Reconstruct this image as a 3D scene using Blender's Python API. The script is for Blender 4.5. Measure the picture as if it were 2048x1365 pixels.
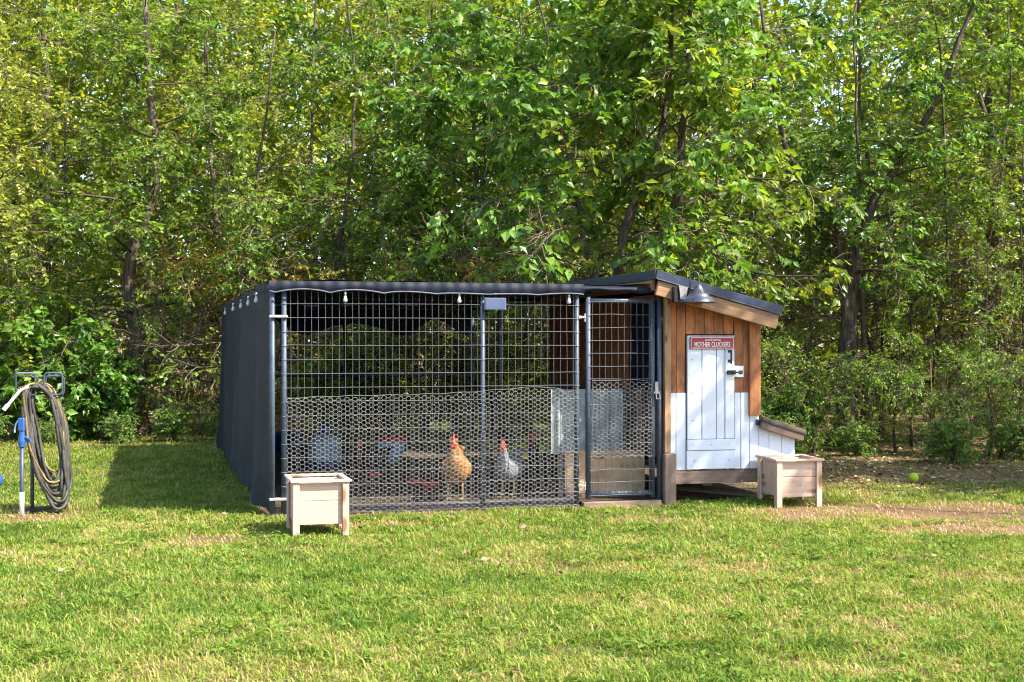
import bpy, bmesh, math, random
import numpy as np
from mathutils import Vector, Matrix, Euler
R = math.radians
PI = math.pi
sc = bpy.context.scene
for o in list(bpy.data.objects): bpy.data.objects.remove(o)
C = sc.collection

# ------------------------------------------------------------------ camera, sky, sun, exposure
cam_d = bpy.data.cameras.new('camera'); cam = bpy.data.objects.new('camera', cam_d); C.objects.link(cam)
cam.location = (0, 0, 1.33); cam.rotation_euler = (R(90), 0, 0)
cam_d.sensor_width = 36; cam_d.lens = 47.5; cam_d.clip_end = 600; cam_d.clip_start = 0.1
sc.camera = cam
SUN_AZ, SUN_EL = -23.0, 48.0          # azimuth measured from +X towards +Y; elevation
sd = Vector((math.cos(R(SUN_AZ))*math.cos(R(SUN_EL)), math.sin(R(SUN_AZ))*math.cos(R(SUN_EL)), math.sin(R(SUN_EL))))
w = bpy.data.worlds.new('World'); sc.world = w; w.use_nodes = True
nt = w.node_tree; sky = nt.nodes.new('ShaderNodeTexSky'); sky.sky_type = 'NISHITA'; sky.sun_disc = False
sky.sun_elevation = R(SUN_EL); sky.sun_rotation = R(90 - SUN_AZ); sky.air_density = 1.0; sky.dust_density = 1.2
bg = nt.nodes['Background']; bg.inputs['Strength'].default_value = 0.15
nt.links.new(sky.outputs[0], bg.inputs[0])
sl = bpy.data.lights.new('sun', 'SUN'); sl.energy = 5.0; sl.angle = R(0.55); sl.color = (1, .93, .82)
so = bpy.data.objects.new('sun', sl); C.objects.link(so); so.rotation_euler = sd.to_track_quat('Z', 'Y').to_euler(); so.location = (12, 4, 14)
sc.view_settings.view_transform = 'Standard'; sc.view_settings.look = 'None'
sc.view_settings.exposure = 1.58; sc.view_settings.gamma = 1.0; sc.view_settings.use_curve_mapping = False
sc.cycles.max_bounces = 5; sc.cycles.diffuse_bounces = 3; sc.cycles.glossy_bounces = 2
sc.cycles.transmission_bounces = 3; sc.cycles.use_adaptive_sampling = True; sc.cycles.adaptive_threshold = .02; sc.cycles.transparent_max_bounces = 6
sc.cycles.caustics_reflective = False; sc.cycles.caustics_refractive = False
sc.cycles.filter_width = 1.1

# ------------------------------------------------------------------ mesh helpers
def nrm(a):
    a = np.asarray(a, float); return a/np.maximum(np.linalg.norm(a, axis=-1, keepdims=True), 1e-9)
def _topo():
    cs = [(x, y, z) for x in (-1, 1) for y in (-1, 1) for z in (-1, 1)]
    ix = lambda c, k: cs.index(tuple(c))*3 + k
    pts = np.array([[s[j]*(1 if j == k else .8) for j in range(3)] for s in cs for k in range(3)])
    F = []
    for k in range(3):
        l, m = [q for q in range(3) if q != k]
        for s in (-1, 1):
            q = []
            for a, b in ((-1, -1), (1, -1), (1, 1), (-1, 1)):
                c = [0]*3; c[k] = s; c[l] = a; c[m] = b; q.append(ix(c, k))
            F.append(q)
        for a in (-1, 1):
            for b in (-1, 1):
                c0 = [0]*3; c0[l] = a; c0[m] = b; c1 = list(c0); c0[k] = -1; c1[k] = 1
                F.append([ix(c0, l), ix(c1, l), ix(c1, m), ix(c0, m)])
    for c in cs: F.append([ix(c, 0), ix(c, 1), ix(c, 2)])
    T = []
    for f in F:
        n = np.cross(pts[f[1]]-pts[f[0]], pts[f[2]]-pts[f[0]])
        if n @ pts[f].mean(0) < 0: f = f[::-1]
        T.append(f[:3])
        if len(f) == 4: T.append([f[0], f[2], f[3]])
    return np.array(cs, float), np.array(T)
_CS, _CT = _topo()

class MB:
    def __init__(s): s.V = []; s.T = []; s.M = []; s.A = []; s.n = 0
    def add(s, v, t, m=0, a=0.0):
        v = np.asarray(v, float).reshape(-1, 3); t = np.asarray(t, int).reshape(-1, 3)
        s.V.append(v); s.T.append(t + s.n); s.M.append(np.full(len(t), m)); 
        s.A.append(np.broadcast_to(np.asarray(a, float), (len(v),))); s.n += len(v); return s
    def box(s, c, size, rot=None, ch=.003, m=0):
        h = np.array(size, float)/2; ch = min(ch, h.min()*.45)
        v = np.zeros((24, 3))
        for i in range(8):
            for k in range(3):
                v[i*3+k] = _CS[i]*np.where(np.arange(3) == k, h, h-ch)
        if rot is not None: v = v @ np.array(rot).T
        return s.add(v + np.array(c), _CT, m)
    def bar(s, p, q, wd, th, up=(0, 0, 1), ch=.003, m=0):
        p = np.array(p, float); q = np.array(q, float); x = nrm(q-p); up = np.array(up, float)
        y = nrm(np.cross(up, x)); z = np.cross(x, y)
        return s.box((p+q)/2, (np.linalg.norm(q-p), wd, th), np.stack([x, y, z], 1), ch, m)
    def tube(s, pts, r, sides=8, cap=True, m=0, closed=False, a=0.0):
        pts = np.asarray(pts, float); n = len(pts); r = np.broadcast_to(np.asarray(r, float), (n,))
        if closed: tg = np.roll(pts, -1, 0) - np.roll(pts, 1, 0)
        else: tg = np.gradient(pts, axis=0)
        tg = nrm(tg)
        ref = np.array([0, 0, 1.]) if abs(tg[0, 2]) < .9 else np.array([1., 0, 0])
        x = nrm(np.cross(ref, tg[0])); X = [x]
        for i in range(1, n):
            x = x - tg[i]*(x @ tg[i]); L = math.sqrt(x @ x); x = x/max(L, 1e-9); X.append(x)
        X = np.array(X); Y = np.cross(tg, X)
        an = np.arange(sides)*2*PI/sides
        v = pts[:, None] + r[:, None, None]*(np.cos(an)[None, :, None]*X[:, None] + np.sin(an)[None, :, None]*Y[:, None])
        v = v.reshape(-1, 3)
        rows = n if closed else n-1
        i = np.arange(rows)[:, None]; j = np.arange(sides)[None]; i2 = (i+1) % n; j2 = (j+1) % sides
        A_, B_, C_, D_ = i*sides+j, i*sides+j2, i2*sides+j2, i2*sides+j
        A_, B_, C_, D_ = np.broadcast_arrays(A_, B_, C_, D_)
        t = np.concatenate([np.stack([A_, B_, C_], -1).reshape(-1, 3), np.stack([A_, C_, D_], -1).reshape(-1, 3)])
        if cap and not closed:
            c0 = [[0, k+1, k] for k in range(1, sides-1)]; o = (n-1)*sides
            t = np.concatenate([t, c0, [[o, o+k, o+k+1] for k in range(1, sides-1)]])
        return s.add(v, t, m, a)
    def lathe(s, prof, c=(0, 0, 0), sides=20, m=0, rot=None):
        p = np.array(prof, float); n = len(p); an = np.arange(sides)*2*PI/sides
        v = np.stack([p[:, 0][:, None]*np.cos(an), p[:, 0][:, None]*np.sin(an), np.repeat(p[:, 1][:, None], sides, 1)], -1).reshape(-1, 3)
        if rot is not None: v = v @ np.array(rot).T
        i = np.arange(n-1)[:, None]; j = np.arange(sides)[None]; j2 = (j+1) % sides
        q = [np.broadcast_to(k, (n-1, sides)) for k in (i*sides+j, i*sides+j2, (i+1)*sides+j2, (i+1)*sides+j)]
        t = np.concatenate([np.stack([q[0], q[1], q[2]], -1).reshape(-1, 3), np.stack([q[0], q[2], q[3]], -1).reshape(-1, 3)])
        return s.add(v + np.array(c), t, m)
    def grid(s, P, m=0):
        P = np.asarray(P, float); a, b = P.shape[:2]
        i = np.arange(a-1)[:, None]; j = np.arange(b-1)[None]
        q = [np.broadcast_to(k, (a-1, b-1)) for k in (i*b+j, i*b+j+1, (i+1)*b+j+1, (i+1)*b+j)]
        t = np.concatenate([np.stack([q[0], q[1], q[2]], -1).reshape(-1, 3), np.stack([q[0], q[2], q[3]], -1).reshape(-1, 3)])
        return s.add(P.reshape(-1, 3), t, m)
    def leaves(s, P, D, N, S, tint, wr=.3, m=0, simple=False):
        D = nrm(D); W = nrm(np.cross(D, N)); N = np.cross(W, D); S = np.asarray(S)[:, None]; n = len(P)
        if simple:
            v = np.stack([P, P + D*S*.45 - W*S*wr, P + D*S - N*S*.1, P + D*S*.45 + W*S*wr], 1).reshape(-1, 3)
            b = np.arange(n)[:, None]*4; t = np.concatenate([b+[[0, 1, 2]], b+[[0, 2, 3]]]); k = 4
        else:
            v = np.stack([P, P + D*S*.42 - W*S*wr + N*S*.05, P + D*S*.5 - N*S*.04, P + D*S*.42 + W*S*wr + N*S*.05, P + D*S - N*S*.14], 1).reshape(-1, 3)
            b = np.arange(n)[:, None]*5; t = np.concatenate([b+[[0, 1, 2]], b+[[0, 2, 3]], b+[[1, 4, 2]], b+[[2, 4, 3]]]); k = 5
        return s.add(v, t, m, np.repeat(tint, k))
    def mesh(s, name, mats, smooth=False):
        V = np.concatenate(s.V); T = np.concatenate(s.T); M = np.concatenate(s.M); A = np.concatenate(s.A)
        me = bpy.data.meshes.new(name)
        me.vertices.add(len(V)); me.vertices.foreach_set('co', V.astype(np.float32).ravel())
        me.loops.add(len(T)*3); me.loops.foreach_set('vertex_index', T.astype(np.int32).ravel())
        me.polygons.add(len(T)); me.polygons.foreach_set('loop_start', np.arange(0, len(T)*3, 3, dtype=np.int32))
        me.polygons.foreach_set('material_index', M.astype(np.int32))
        me.polygons.foreach_set('use_smooth', np.full(len(T), smooth))
        for m in (mats if isinstance(mats, (list, tuple)) else [mats]): me.materials.append(m)
        if A.any():
            at = me.attributes.new('tint', 'FLOAT', 'POINT'); at.data.foreach_set('value', A.astype(np.float32))
        me.update(calc_edges=True); me.validate()
        return me
    def build(s, name, mats, parent=None, smooth=False, loc=None):
        return link(name, s.mesh(name, mats, smooth), parent, loc)

def link(name, me, parent=None, loc=None):
    o = bpy.data.objects.new(name, me); C.objects.link(o)
    if parent: o.parent = parent
    if loc is not None: o.location = loc
    return o
def tag(o, label=None, cat=None, group=None, kind=None):
    if label: o['label'] = label
    if cat: o['category'] = cat
    if group: o['group'] = group
    if kind: o['kind'] = kind
    return o
def thing(name, label, cat, loc=(0, 0, 0), rz=0, group=None):
    o = bpy.data.objects.new(name, None); C.objects.link(o); o.location = loc; o.rotation_euler = (0, 0, rz); o.empty_display_size = .1
    return tag(o, label, cat, group)
def part(name, parent, loc=(0, 0, 0)):
    o = bpy.data.objects.new(name, None); C.objects.link(o); o.parent = parent; o.location = loc; o.empty_display_size = .1; return o
_bc = {}
def board(name, parent, c, L, W, T, ld, wdir, mat, ch=.003):
    """one plank: local X is its length, Y its width, Z its thickness"""
    key = (round(L, 3), round(W, 3), round(T, 3), mat.name, ch)
    if key not in _bc: _bc[key] = MB().box((0, 0, 0), (L, W, T), ch=ch).mesh(name, mat)
    o = link(name, _bc[key], parent)
    x = Vector(ld).normalized(); y = Vector(wdir); y = (y - x*y.dot(x)).normalized(); z = x.cross(y)
    m = Matrix((x, y, z)).transposed().to_4x4(); m.translation = Vector(c); o.matrix_basis = m
    return o

# ------------------------------------------------------------------ materials
class NT:
    def __init__(s, name):
        s.m = bpy.data.materials.new(name); s.m.use_nodes = True; s.t = s.m.node_tree; s.t.nodes.clear()
        s.out = s.t.nodes.new('ShaderNodeOutputMaterial')
    def n(s, ty, **kw):
        o = s.t.nodes.new('ShaderNode'+ty)
        for k, v in kw.items():
            if hasattr(o, k) and not k.startswith('i_'): setattr(o, k, v)
        return o
    def L(s, a, b): s.t.links.new(a, b)
    def setin(s, node, **kw):
        for k, v in kw.items():
            k = k.replace('_', ' ')
            if hasattr(v, 'links') or isinstance(v, bpy.types.NodeSocket): s.L(v, node.inputs[k])
            else: node.inputs[k].default_value = v
        return node
    def noise(s, vec, scale=5., detail=4., rough=.55, dist=0.):
        o = s.n('TexNoise'); s.setin(o, Scale=scale, Detail=detail, Roughness=rough, Distortion=dist)
        if vec is not None: s.L(vec, o.inputs['Vector'])
        return o.outputs['Fac']
    def ramp(s, fac, stops):
        o = s.n('ValToRGB'); e = o.color_ramp.elements
        while len(e) < len(stops): e.new(.5)
        for k, (p, c) in zip(e, stops): k.position = p; k.color = (*c, 1) if len(c) == 3 else c
        s.L(fac, o.inputs[0]); return o.outputs[0]
    def mix(s, f, a, b, mode='MIX'):
        o = s.n('MixRGB', blend_type=mode)
        for i, v in enumerate((f, a, b)):
            if isinstance(v, bpy.types.NodeSocket): s.L(v, o.inputs[i])
            elif i == 0: o.inputs[0].default_value = v
            else: o.inputs[i].default_value = (*v, 1) if len(v) == 3 else v
        return o.outputs[0]
    def math(s, op, a, b=0.):
        o = s.n('Math', operation=op)
        for i, v in enumerate((a, b)):
            if isinstance(v, bpy.types.NodeSocket): s.L(v, o.inputs[i])
            else: o.inputs[i].default_value = v
        return o.outputs[0]
    def bsdf(s, col, rough=.6, metal=0., spec=.4, bump=None, bs=.3, bd=.01):
        b = s.n('BsdfPrincipled')
        if isinstance(col, bpy.types.NodeSocket): s.L(col, b.inputs['Base Color'])
        else: b.inputs['Base Color'].default_value = (*col, 1)
        if isinstance(rough, bpy.types.NodeSocket): s.L(rough, b.inputs['Roughness'])
        else: b.inputs['Roughness'].default_value = rough
        b.inputs['Metallic'].default_value = metal; b.inputs['Specular IOR Level'].default_value = spec
        if bump is not None:
            o = s.n('Bump'); o.inputs['Strength'].default_value = bs; o.inputs['Distance'].default_value = bd
            s.L(bump, o.inputs['Height']); s.L(o.outputs[0], b.inputs['Normal'])
        return b
    def fin(s, sh):
        s.L(sh.outputs[0] if not isinstance(sh, bpy.types.NodeSocket) else sh, s.out.inputs[0]); return s.m
    def objvec(s, scale=(1, 1, 1), rnd=True):
        tc = s.n('TexCoord'); mp = s.n('Mapping'); mp.inputs['Scale'].default_value = scale
        s.L(tc.outputs['Object'], mp.inputs['Vector'])
        if rnd:
            oi = s.n('ObjectInfo'); v = s.n('VectorMath', operation='ADD')
            k = s.math('MULTIPLY', oi.outputs['Random'], 53.)
            cb = s.n('CombineXYZ'); s.L(k, cb.inputs[0]); s.L(k, cb.inputs[1]); s.L(k, cb.inputs[2])
            s.L(mp.outputs[0], v.inputs[0]); s.L(cb.outputs[0], v.inputs[1]); return v.outputs[0]
        return mp.outputs[0]

def wood(name, c1, c2, knot=(.12, .06, .03), rough=.7, grime=None, knots=.10, vary=.35):
    t = NT(name)
    g = t.objvec((1.3, 22, 22)); f = t.noise(g, 2.2, 6, .62, .35)
    col = t.ramp(f, [(.3, c1), (.7, c2)])
    oi = t.n('ObjectInfo'); hv = t.n('HueSaturation'); t.L(col, hv.inputs['Color'])
    t.L(t.math('ADD', t.math('MULTIPLY', oi.outputs['Random'], vary), 1-vary*.55), hv.inputs['Value']); col = hv.outputs[0]
    vo = t.n('TexVoronoi'); t.L(t.objvec((3.2, 8.5, 8.5)), vo.inputs['Vector']); vo.inputs['Scale'].default_value = 1.0; vo.inputs['Randomness'].default_value = 1
    kf = t.ramp(vo.outputs['Distance'], [(knots*.7, (1, 1, 1)), (knots*1.4, (0, 0, 0))])
    col = t.mix(kf, col, knot)
    if grime:
        gf = t.ramp(t.noise(t.objvec((4, 7, 7)), 1.2, 5, .6), [(.42, (0, 0, 0)), (.66, (1, 1, 1))])
        col = t.mix(t.math('MULTIPLY', gf, .75), col, grime)
    return t.fin(t.bsdf(col, rough, spec=.25, bump=f, bs=.35, bd=.004))
def plain(name, col, rough=.5, metal=0., var=.25, scale=12., spec=.4, bs=.1):
    t = NT(name); f = t.noise(t.objvec((1, 1, 1)), scale, 5, .6)
    c = t.ramp(f, [(.3, tuple(x*(1-var) for x in col)), (.7, tuple(min(1, x*(1+var*.6)) for x in col))])
    return t.fin(t.bsdf(c, rough, metal, spec, f, bs, .003))

M = {}
M['cedar'] = wood('cedar', (.28, .10, .036), (.50, .20, .078), (.06, .022, .01), .65, (.10, .055, .035), .07)
M['fascia'] = wood('fascia', (.26, .14, .065), (.42, .25, .13), (.10, .05, .025), .7, (.15, .10, .075), .13)
M['oldwood'] = wood('oldwood', (.16, .105, .075), (.28, .20, .15), (.07, .045, .03), .8, (.11, .085, .07))
M['lidwood'] = wood('lidwood', (.12, .07, .05), (.20, .125, .09), (.07, .04, .03), .8, (.13, .105, .09))
M['pine'] = wood('pine', (.45, .305, .225), (.60, .43, .33), (.26, .13, .065), .65, None, .17, .14)
M['ply'] = wood('ply', (.52, .33, .18), (.74, .53, .33), (.16, .08, .04), .7, (.30, .18, .10), .16)
def white_paint():
    t = NT('white_paint'); f = t.noise(t.objvec((1.5, 16, 16)), 2., 6, .6)
    d = t.ramp(t.noise(t.objvec((3, 5, 5)), 2., 6, .65), [(.55, (0, 0, 0)), (.8, (1, 1, 1))])
    col = t.mix(t.math('MULTIPLY', d, .35), (.62, .66, .72), (.36, .34, .31))
    return t.fin(t.bsdf(col, .5, spec=.3, bump=f, bs=.35, bd=.003))
M['white'] = white_paint()
M['pipe'] = plain('galvanised_pipe', (.060, .078, .11), .5, .2, .3, 25)
M['wire'] = plain('galvanised_wire', (.115, .125, .135), .5, .3, .25, 40)
M['hexwire'] = plain('hex_wire', (.26, .25, .235), .55, .3, .4, 9)
M['steel'] = plain('bright_steel', (.36, .36, .35), .4, .5, .25, 30)
M['silver'] = plain('silver_face', (.55, .62, .72), .15, .85, .15, 10)
M['black'] = plain('black_metal', (.018, .019, .022), .4, .2, .3, 30)
M['lamp'] = plain('lamp_zinc', (.10, .105, .12), .45, .6, .35, 22)
M['roofmetal'] = plain('roof_metal', (.035, .045, .075), .4, .3, .3, 18)
M['rooftop'] = plain('roof_felt', (.05, .05, .05), .9, 0, .4, 60, .2, .4)
M['blue'] = plain('blue_plastic', (.025, .085, .28), .4, 0, .2, 20)
M['paleblue'] = plain('pale_blue_plastic', (.45, .66, .88), .35, 0, .15, 15)
M['red'] = plain('red_plastic', (.62, .05, .025), .4, 0, .2, 15)
M['hose'] = plain('grey_hose', (.052, .048, .040), .6, 0, .4, 30)
M['yhose'] = plain('yellow_hose', (.20, .135, .045), .4, 0, .4, 25)
M['solar'] = plain('solar_glass', (.06, .085, .17), .22, 0, .15, 8, .6)
M['glass'] = plain('bulb_glass', (.50, .52, .53), .15, 0, .1, 8, .6)
M['ball'] = plain('ball_felt', (.38, .55, .03), .9, 0, .15, 80, .2, .4)
M['signred'] = plain('sign_red', (.30, .028, .04), .4, .0, .25, 14)
M['cream'] = plain('sign_cream', (.78, .74, .70), .4, 0, .08, 14)
M['corr'] = plain('corrugated_sheet', (.27, .31, .31), .55, .1, .4, 9)
M['bark'] = None
M['clamp'] = plain('clamp_zinc', (.36, .36, .34), .5, .2, .3, 30)
def cloth(name, col, hole):
    t = NT(name); v = t.objvec((1, 1, 1), False)
    f = t.noise(v, 60, 3, .7); c = t.ramp(t.noise(v, 5, 5, .6), [(.3, tuple(x*.6 for x in col)), (.75, tuple(x*1.7 for x in col))])
    dust = t.math('MULTIPLY', t.ramp(t.noise(v, 95, 3, .75), [(.64, (0, 0, 0)), (.74, (.8, .8, .8))]), t.ramp(t.noise(v, 2.6, 3, .6), [(.50, (0, 0, 0)), (.66, (1, 1, 1))]))
    c = t.mix(dust, c, (.16, .18, .22))
    b = t.bsdf(c, .6, spec=.15, bump=f, bs=.25, bd=.004)
    tr = t.n('BsdfTransparent'); hf = t.ramp(t.noise(v, 130, 2, .5), [(hole, (0, 0, 0)), (hole+.03, (1, 1, 1))])
    mx = t.n('MixShader'); t.L(hf, mx.inputs[0]); t.L(b.outputs[0], mx.inputs[1]); t.L(tr.outputs[0], mx.inputs[2])
    return t.fin(mx)
M['cloth'] = cloth('shade_cloth', (.010, .0125, .021), .70)
def bark():
    t = NT('bark'); v = t.objvec((9, 9, 1.6)); f = t.noise(v, 2.4, 6, .65, .4)
    c = t.ramp(f, [(.32, (.035, .026, .02)), (.55, (.105, .082, .062)), (.75, (.20, .17, .14))])
    return t.fin(t.bsdf(c, .9, spec=.1, bump=f, bs=.8, bd=.03))
M['bark'] = bark()
def twigm(): 
    t = NT('twig'); oi = t.n('ObjectInfo'); at = t.n('Attribute', attribute_name='tint')
    c = t.ramp(t.noise(t.objvec((1, 1, 1)), 3, 4, .6), [(.3, (.09, .06, .04)), (.7, (.27, .20, .14))])
    return t.fin(t.bsdf(c, .9, spec=.1))
M['twig'] = twigm()
def leafm():
    """leaf: object colour times a per-leaf shift towards yellow, paper-thin and translucent"""
    t = NT('leaf'); oi = t.n('ObjectInfo'); at = t.n('Attribute', attribute_name='tint')
    sh = t.ramp(at.outputs['Fac'], [(.0, (.34, .46, .45)), (.45, (1.05, 1.05, 1)), (.80, (1.4, 1.25, .9)), (.95, (1.9, 1.5, .9)), (1., (2.4, 1.5, .7))])
    c = t.mix(1., oi.outputs['Color'], sh, 'MULTIPLY')
    b = t.bsdf(c, .42, spec=.45)
    tc = t.mix(1., c, (1.55, 1.5, .6), 'MULTIPLY')
    tl = t.n('BsdfTranslucent'); t.L(tc, tl.inputs[0])
    mx = t.n('MixShader'); mx.inputs[0].default_value = .42; t.L(b.outputs[0], mx.inputs[1]); t.L(tl.outputs[0], mx.inputs[2])
    return t.fin(mx)
M['leaf'] = leafm()
def grassm():
    t = NT('grass_blade'); at = t.n('Attribute', attribute_name='tint')
    c = t.ramp(at.outputs['Fac'], [(.0, (.075, .15, .018)), (.3, (.17, .255, .032)), (.52, (.28, .31, .06)), (.75, (.36, .27, .115)), (1., (.50, .37, .23))])
    b = t.bsdf(c, .6, spec=.15); tl = t.n('BsdfTranslucent'); t.L(t.mix(1., c, (1.4, 1.4, .7), 'MULTIPLY'), tl.inputs[0])
    mx = t.n('MixShader'); mx.inputs[0].default_value = .35; t.L(b.outputs[0], mx.inputs[1]); t.L(tl.outputs[0], mx.inputs[2])
    return t.fin(mx)
M['grass'] = grassm()
def groundm():
    t = NT('ground_soil'); v = t.objvec((1, 1, 1), False)
    f = t.noise(v, 1.1, 6, .6); g = t.noise(v, 45, 4, .7)
    c = t.ramp(f, [(.3, (.17, .12, .065)), (.55, (.30, .20, .125)), (.75, (.42, .29, .19))])
    c = t.mix(.55, c, t.ramp(g, [(.3, (.03, .022, .013)), (.7, (.36, .27, .17))]), 'OVERLAY')
    return t.fin(t.bsdf(c, .95, spec=.1, bump=g, bs=.9, bd=.03))
M['soil'] = groundm()
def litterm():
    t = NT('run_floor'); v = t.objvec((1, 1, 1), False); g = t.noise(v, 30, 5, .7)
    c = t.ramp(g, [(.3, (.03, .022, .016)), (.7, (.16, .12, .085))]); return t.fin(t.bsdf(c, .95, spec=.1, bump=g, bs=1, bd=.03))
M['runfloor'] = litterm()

# ------------------------------------------------------------------ value noise for layout
_rn = np.random.RandomState(5); _lat = _rn.rand(64, 64)
def vnoise(x, y, f):
    x = np.asarray(x)*f + 17.3; y = np.asarray(y)*f + 5.1
    i = np.floor(x).astype(int); j = np.floor(y).astype(int); u = x-i; v = y-j; u = u*u*(3-2*u); v = v*v*(3-2*v)
    g = lambda a, b: _lat[a % 64, b % 64]
    return (g(i, j)*(1-u)+g(i+1, j)*u)*(1-v) + (g(i, j+1)*(1-u)+g(i+1, j+1)*u)*v
def fnoise(x, y, f): return (vnoise(x, y, f) + .5*vnoise(x, y, f*2.1) + .25*vnoise(x, y, f*4.3))/1.75

# ------------------------------------------------------------------ frame of the run (kennel) : x along the front, y into depth
O = np.array([-1.81, 10.2]); RZ = R(15); U = np.array([math.cos(RZ), math.sin(RZ)]); Vv = np.array([-math.sin(RZ), math.cos(RZ)])
def KW(a, b, z=0.): p = O + a*U + b*Vv; return (p[0], p[1], z)
def toK(x, y): d0 = x-O[0]; d1 = y-O[1]; return d0*U[0]+d1*U[1], d0*Vv[0]+d1*Vv[1]

# ================================================================== GROUND
def gz(x, y):
    return .035*(fnoise(x, y, .45)-.5)*np.clip((np.abs(y-11)-.0)/3, .25, 1)
gx = np.concatenate([[-150, -60], np.linspace(-26, 26, 120), [60, 150]]); gy = np.concatenate([[-60, -10], np.linspace(2, 40, 110), [80, 220]])
GX, GY = np.meshgrid(gx, gy, indexing='ij')
g = MB().grid(np.stack([GX, GY, gz(GX, GY)], -1)[:, ::-1]).build('ground', M['soil'], smooth=True); tag(g, kind='structure')
# wood-chip floor of the run
aa = np.linspace(.03, 3.12, 20); bb = np.linspace(.03, 6.5, 30); A_, B_ = np.meshgrid(aa, bb, indexing='ij')
P = O + A_[..., None]*U + B_[..., None]*Vv
fl = MB().grid(np.concatenate([P, (.03+.012*fnoise(A_, B_, 2.))[..., None]], -1)[:, ::-1]).build('run_floor', M['runfloor'], smooth=True); tag(fl, kind='structure')

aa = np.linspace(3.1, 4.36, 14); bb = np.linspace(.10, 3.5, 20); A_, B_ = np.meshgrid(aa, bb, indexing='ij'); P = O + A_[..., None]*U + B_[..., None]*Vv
be = MB().grid(np.concatenate([P, (.024+.012*fnoise(A_, B_, 3.))[..., None]], -1)[:, ::-1]).build('shade_dark_earth', M['runfloor'], smooth=True); tag(be, kind='structure')  # earth sheet under the coop, its dark colour stands in for shade
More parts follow.
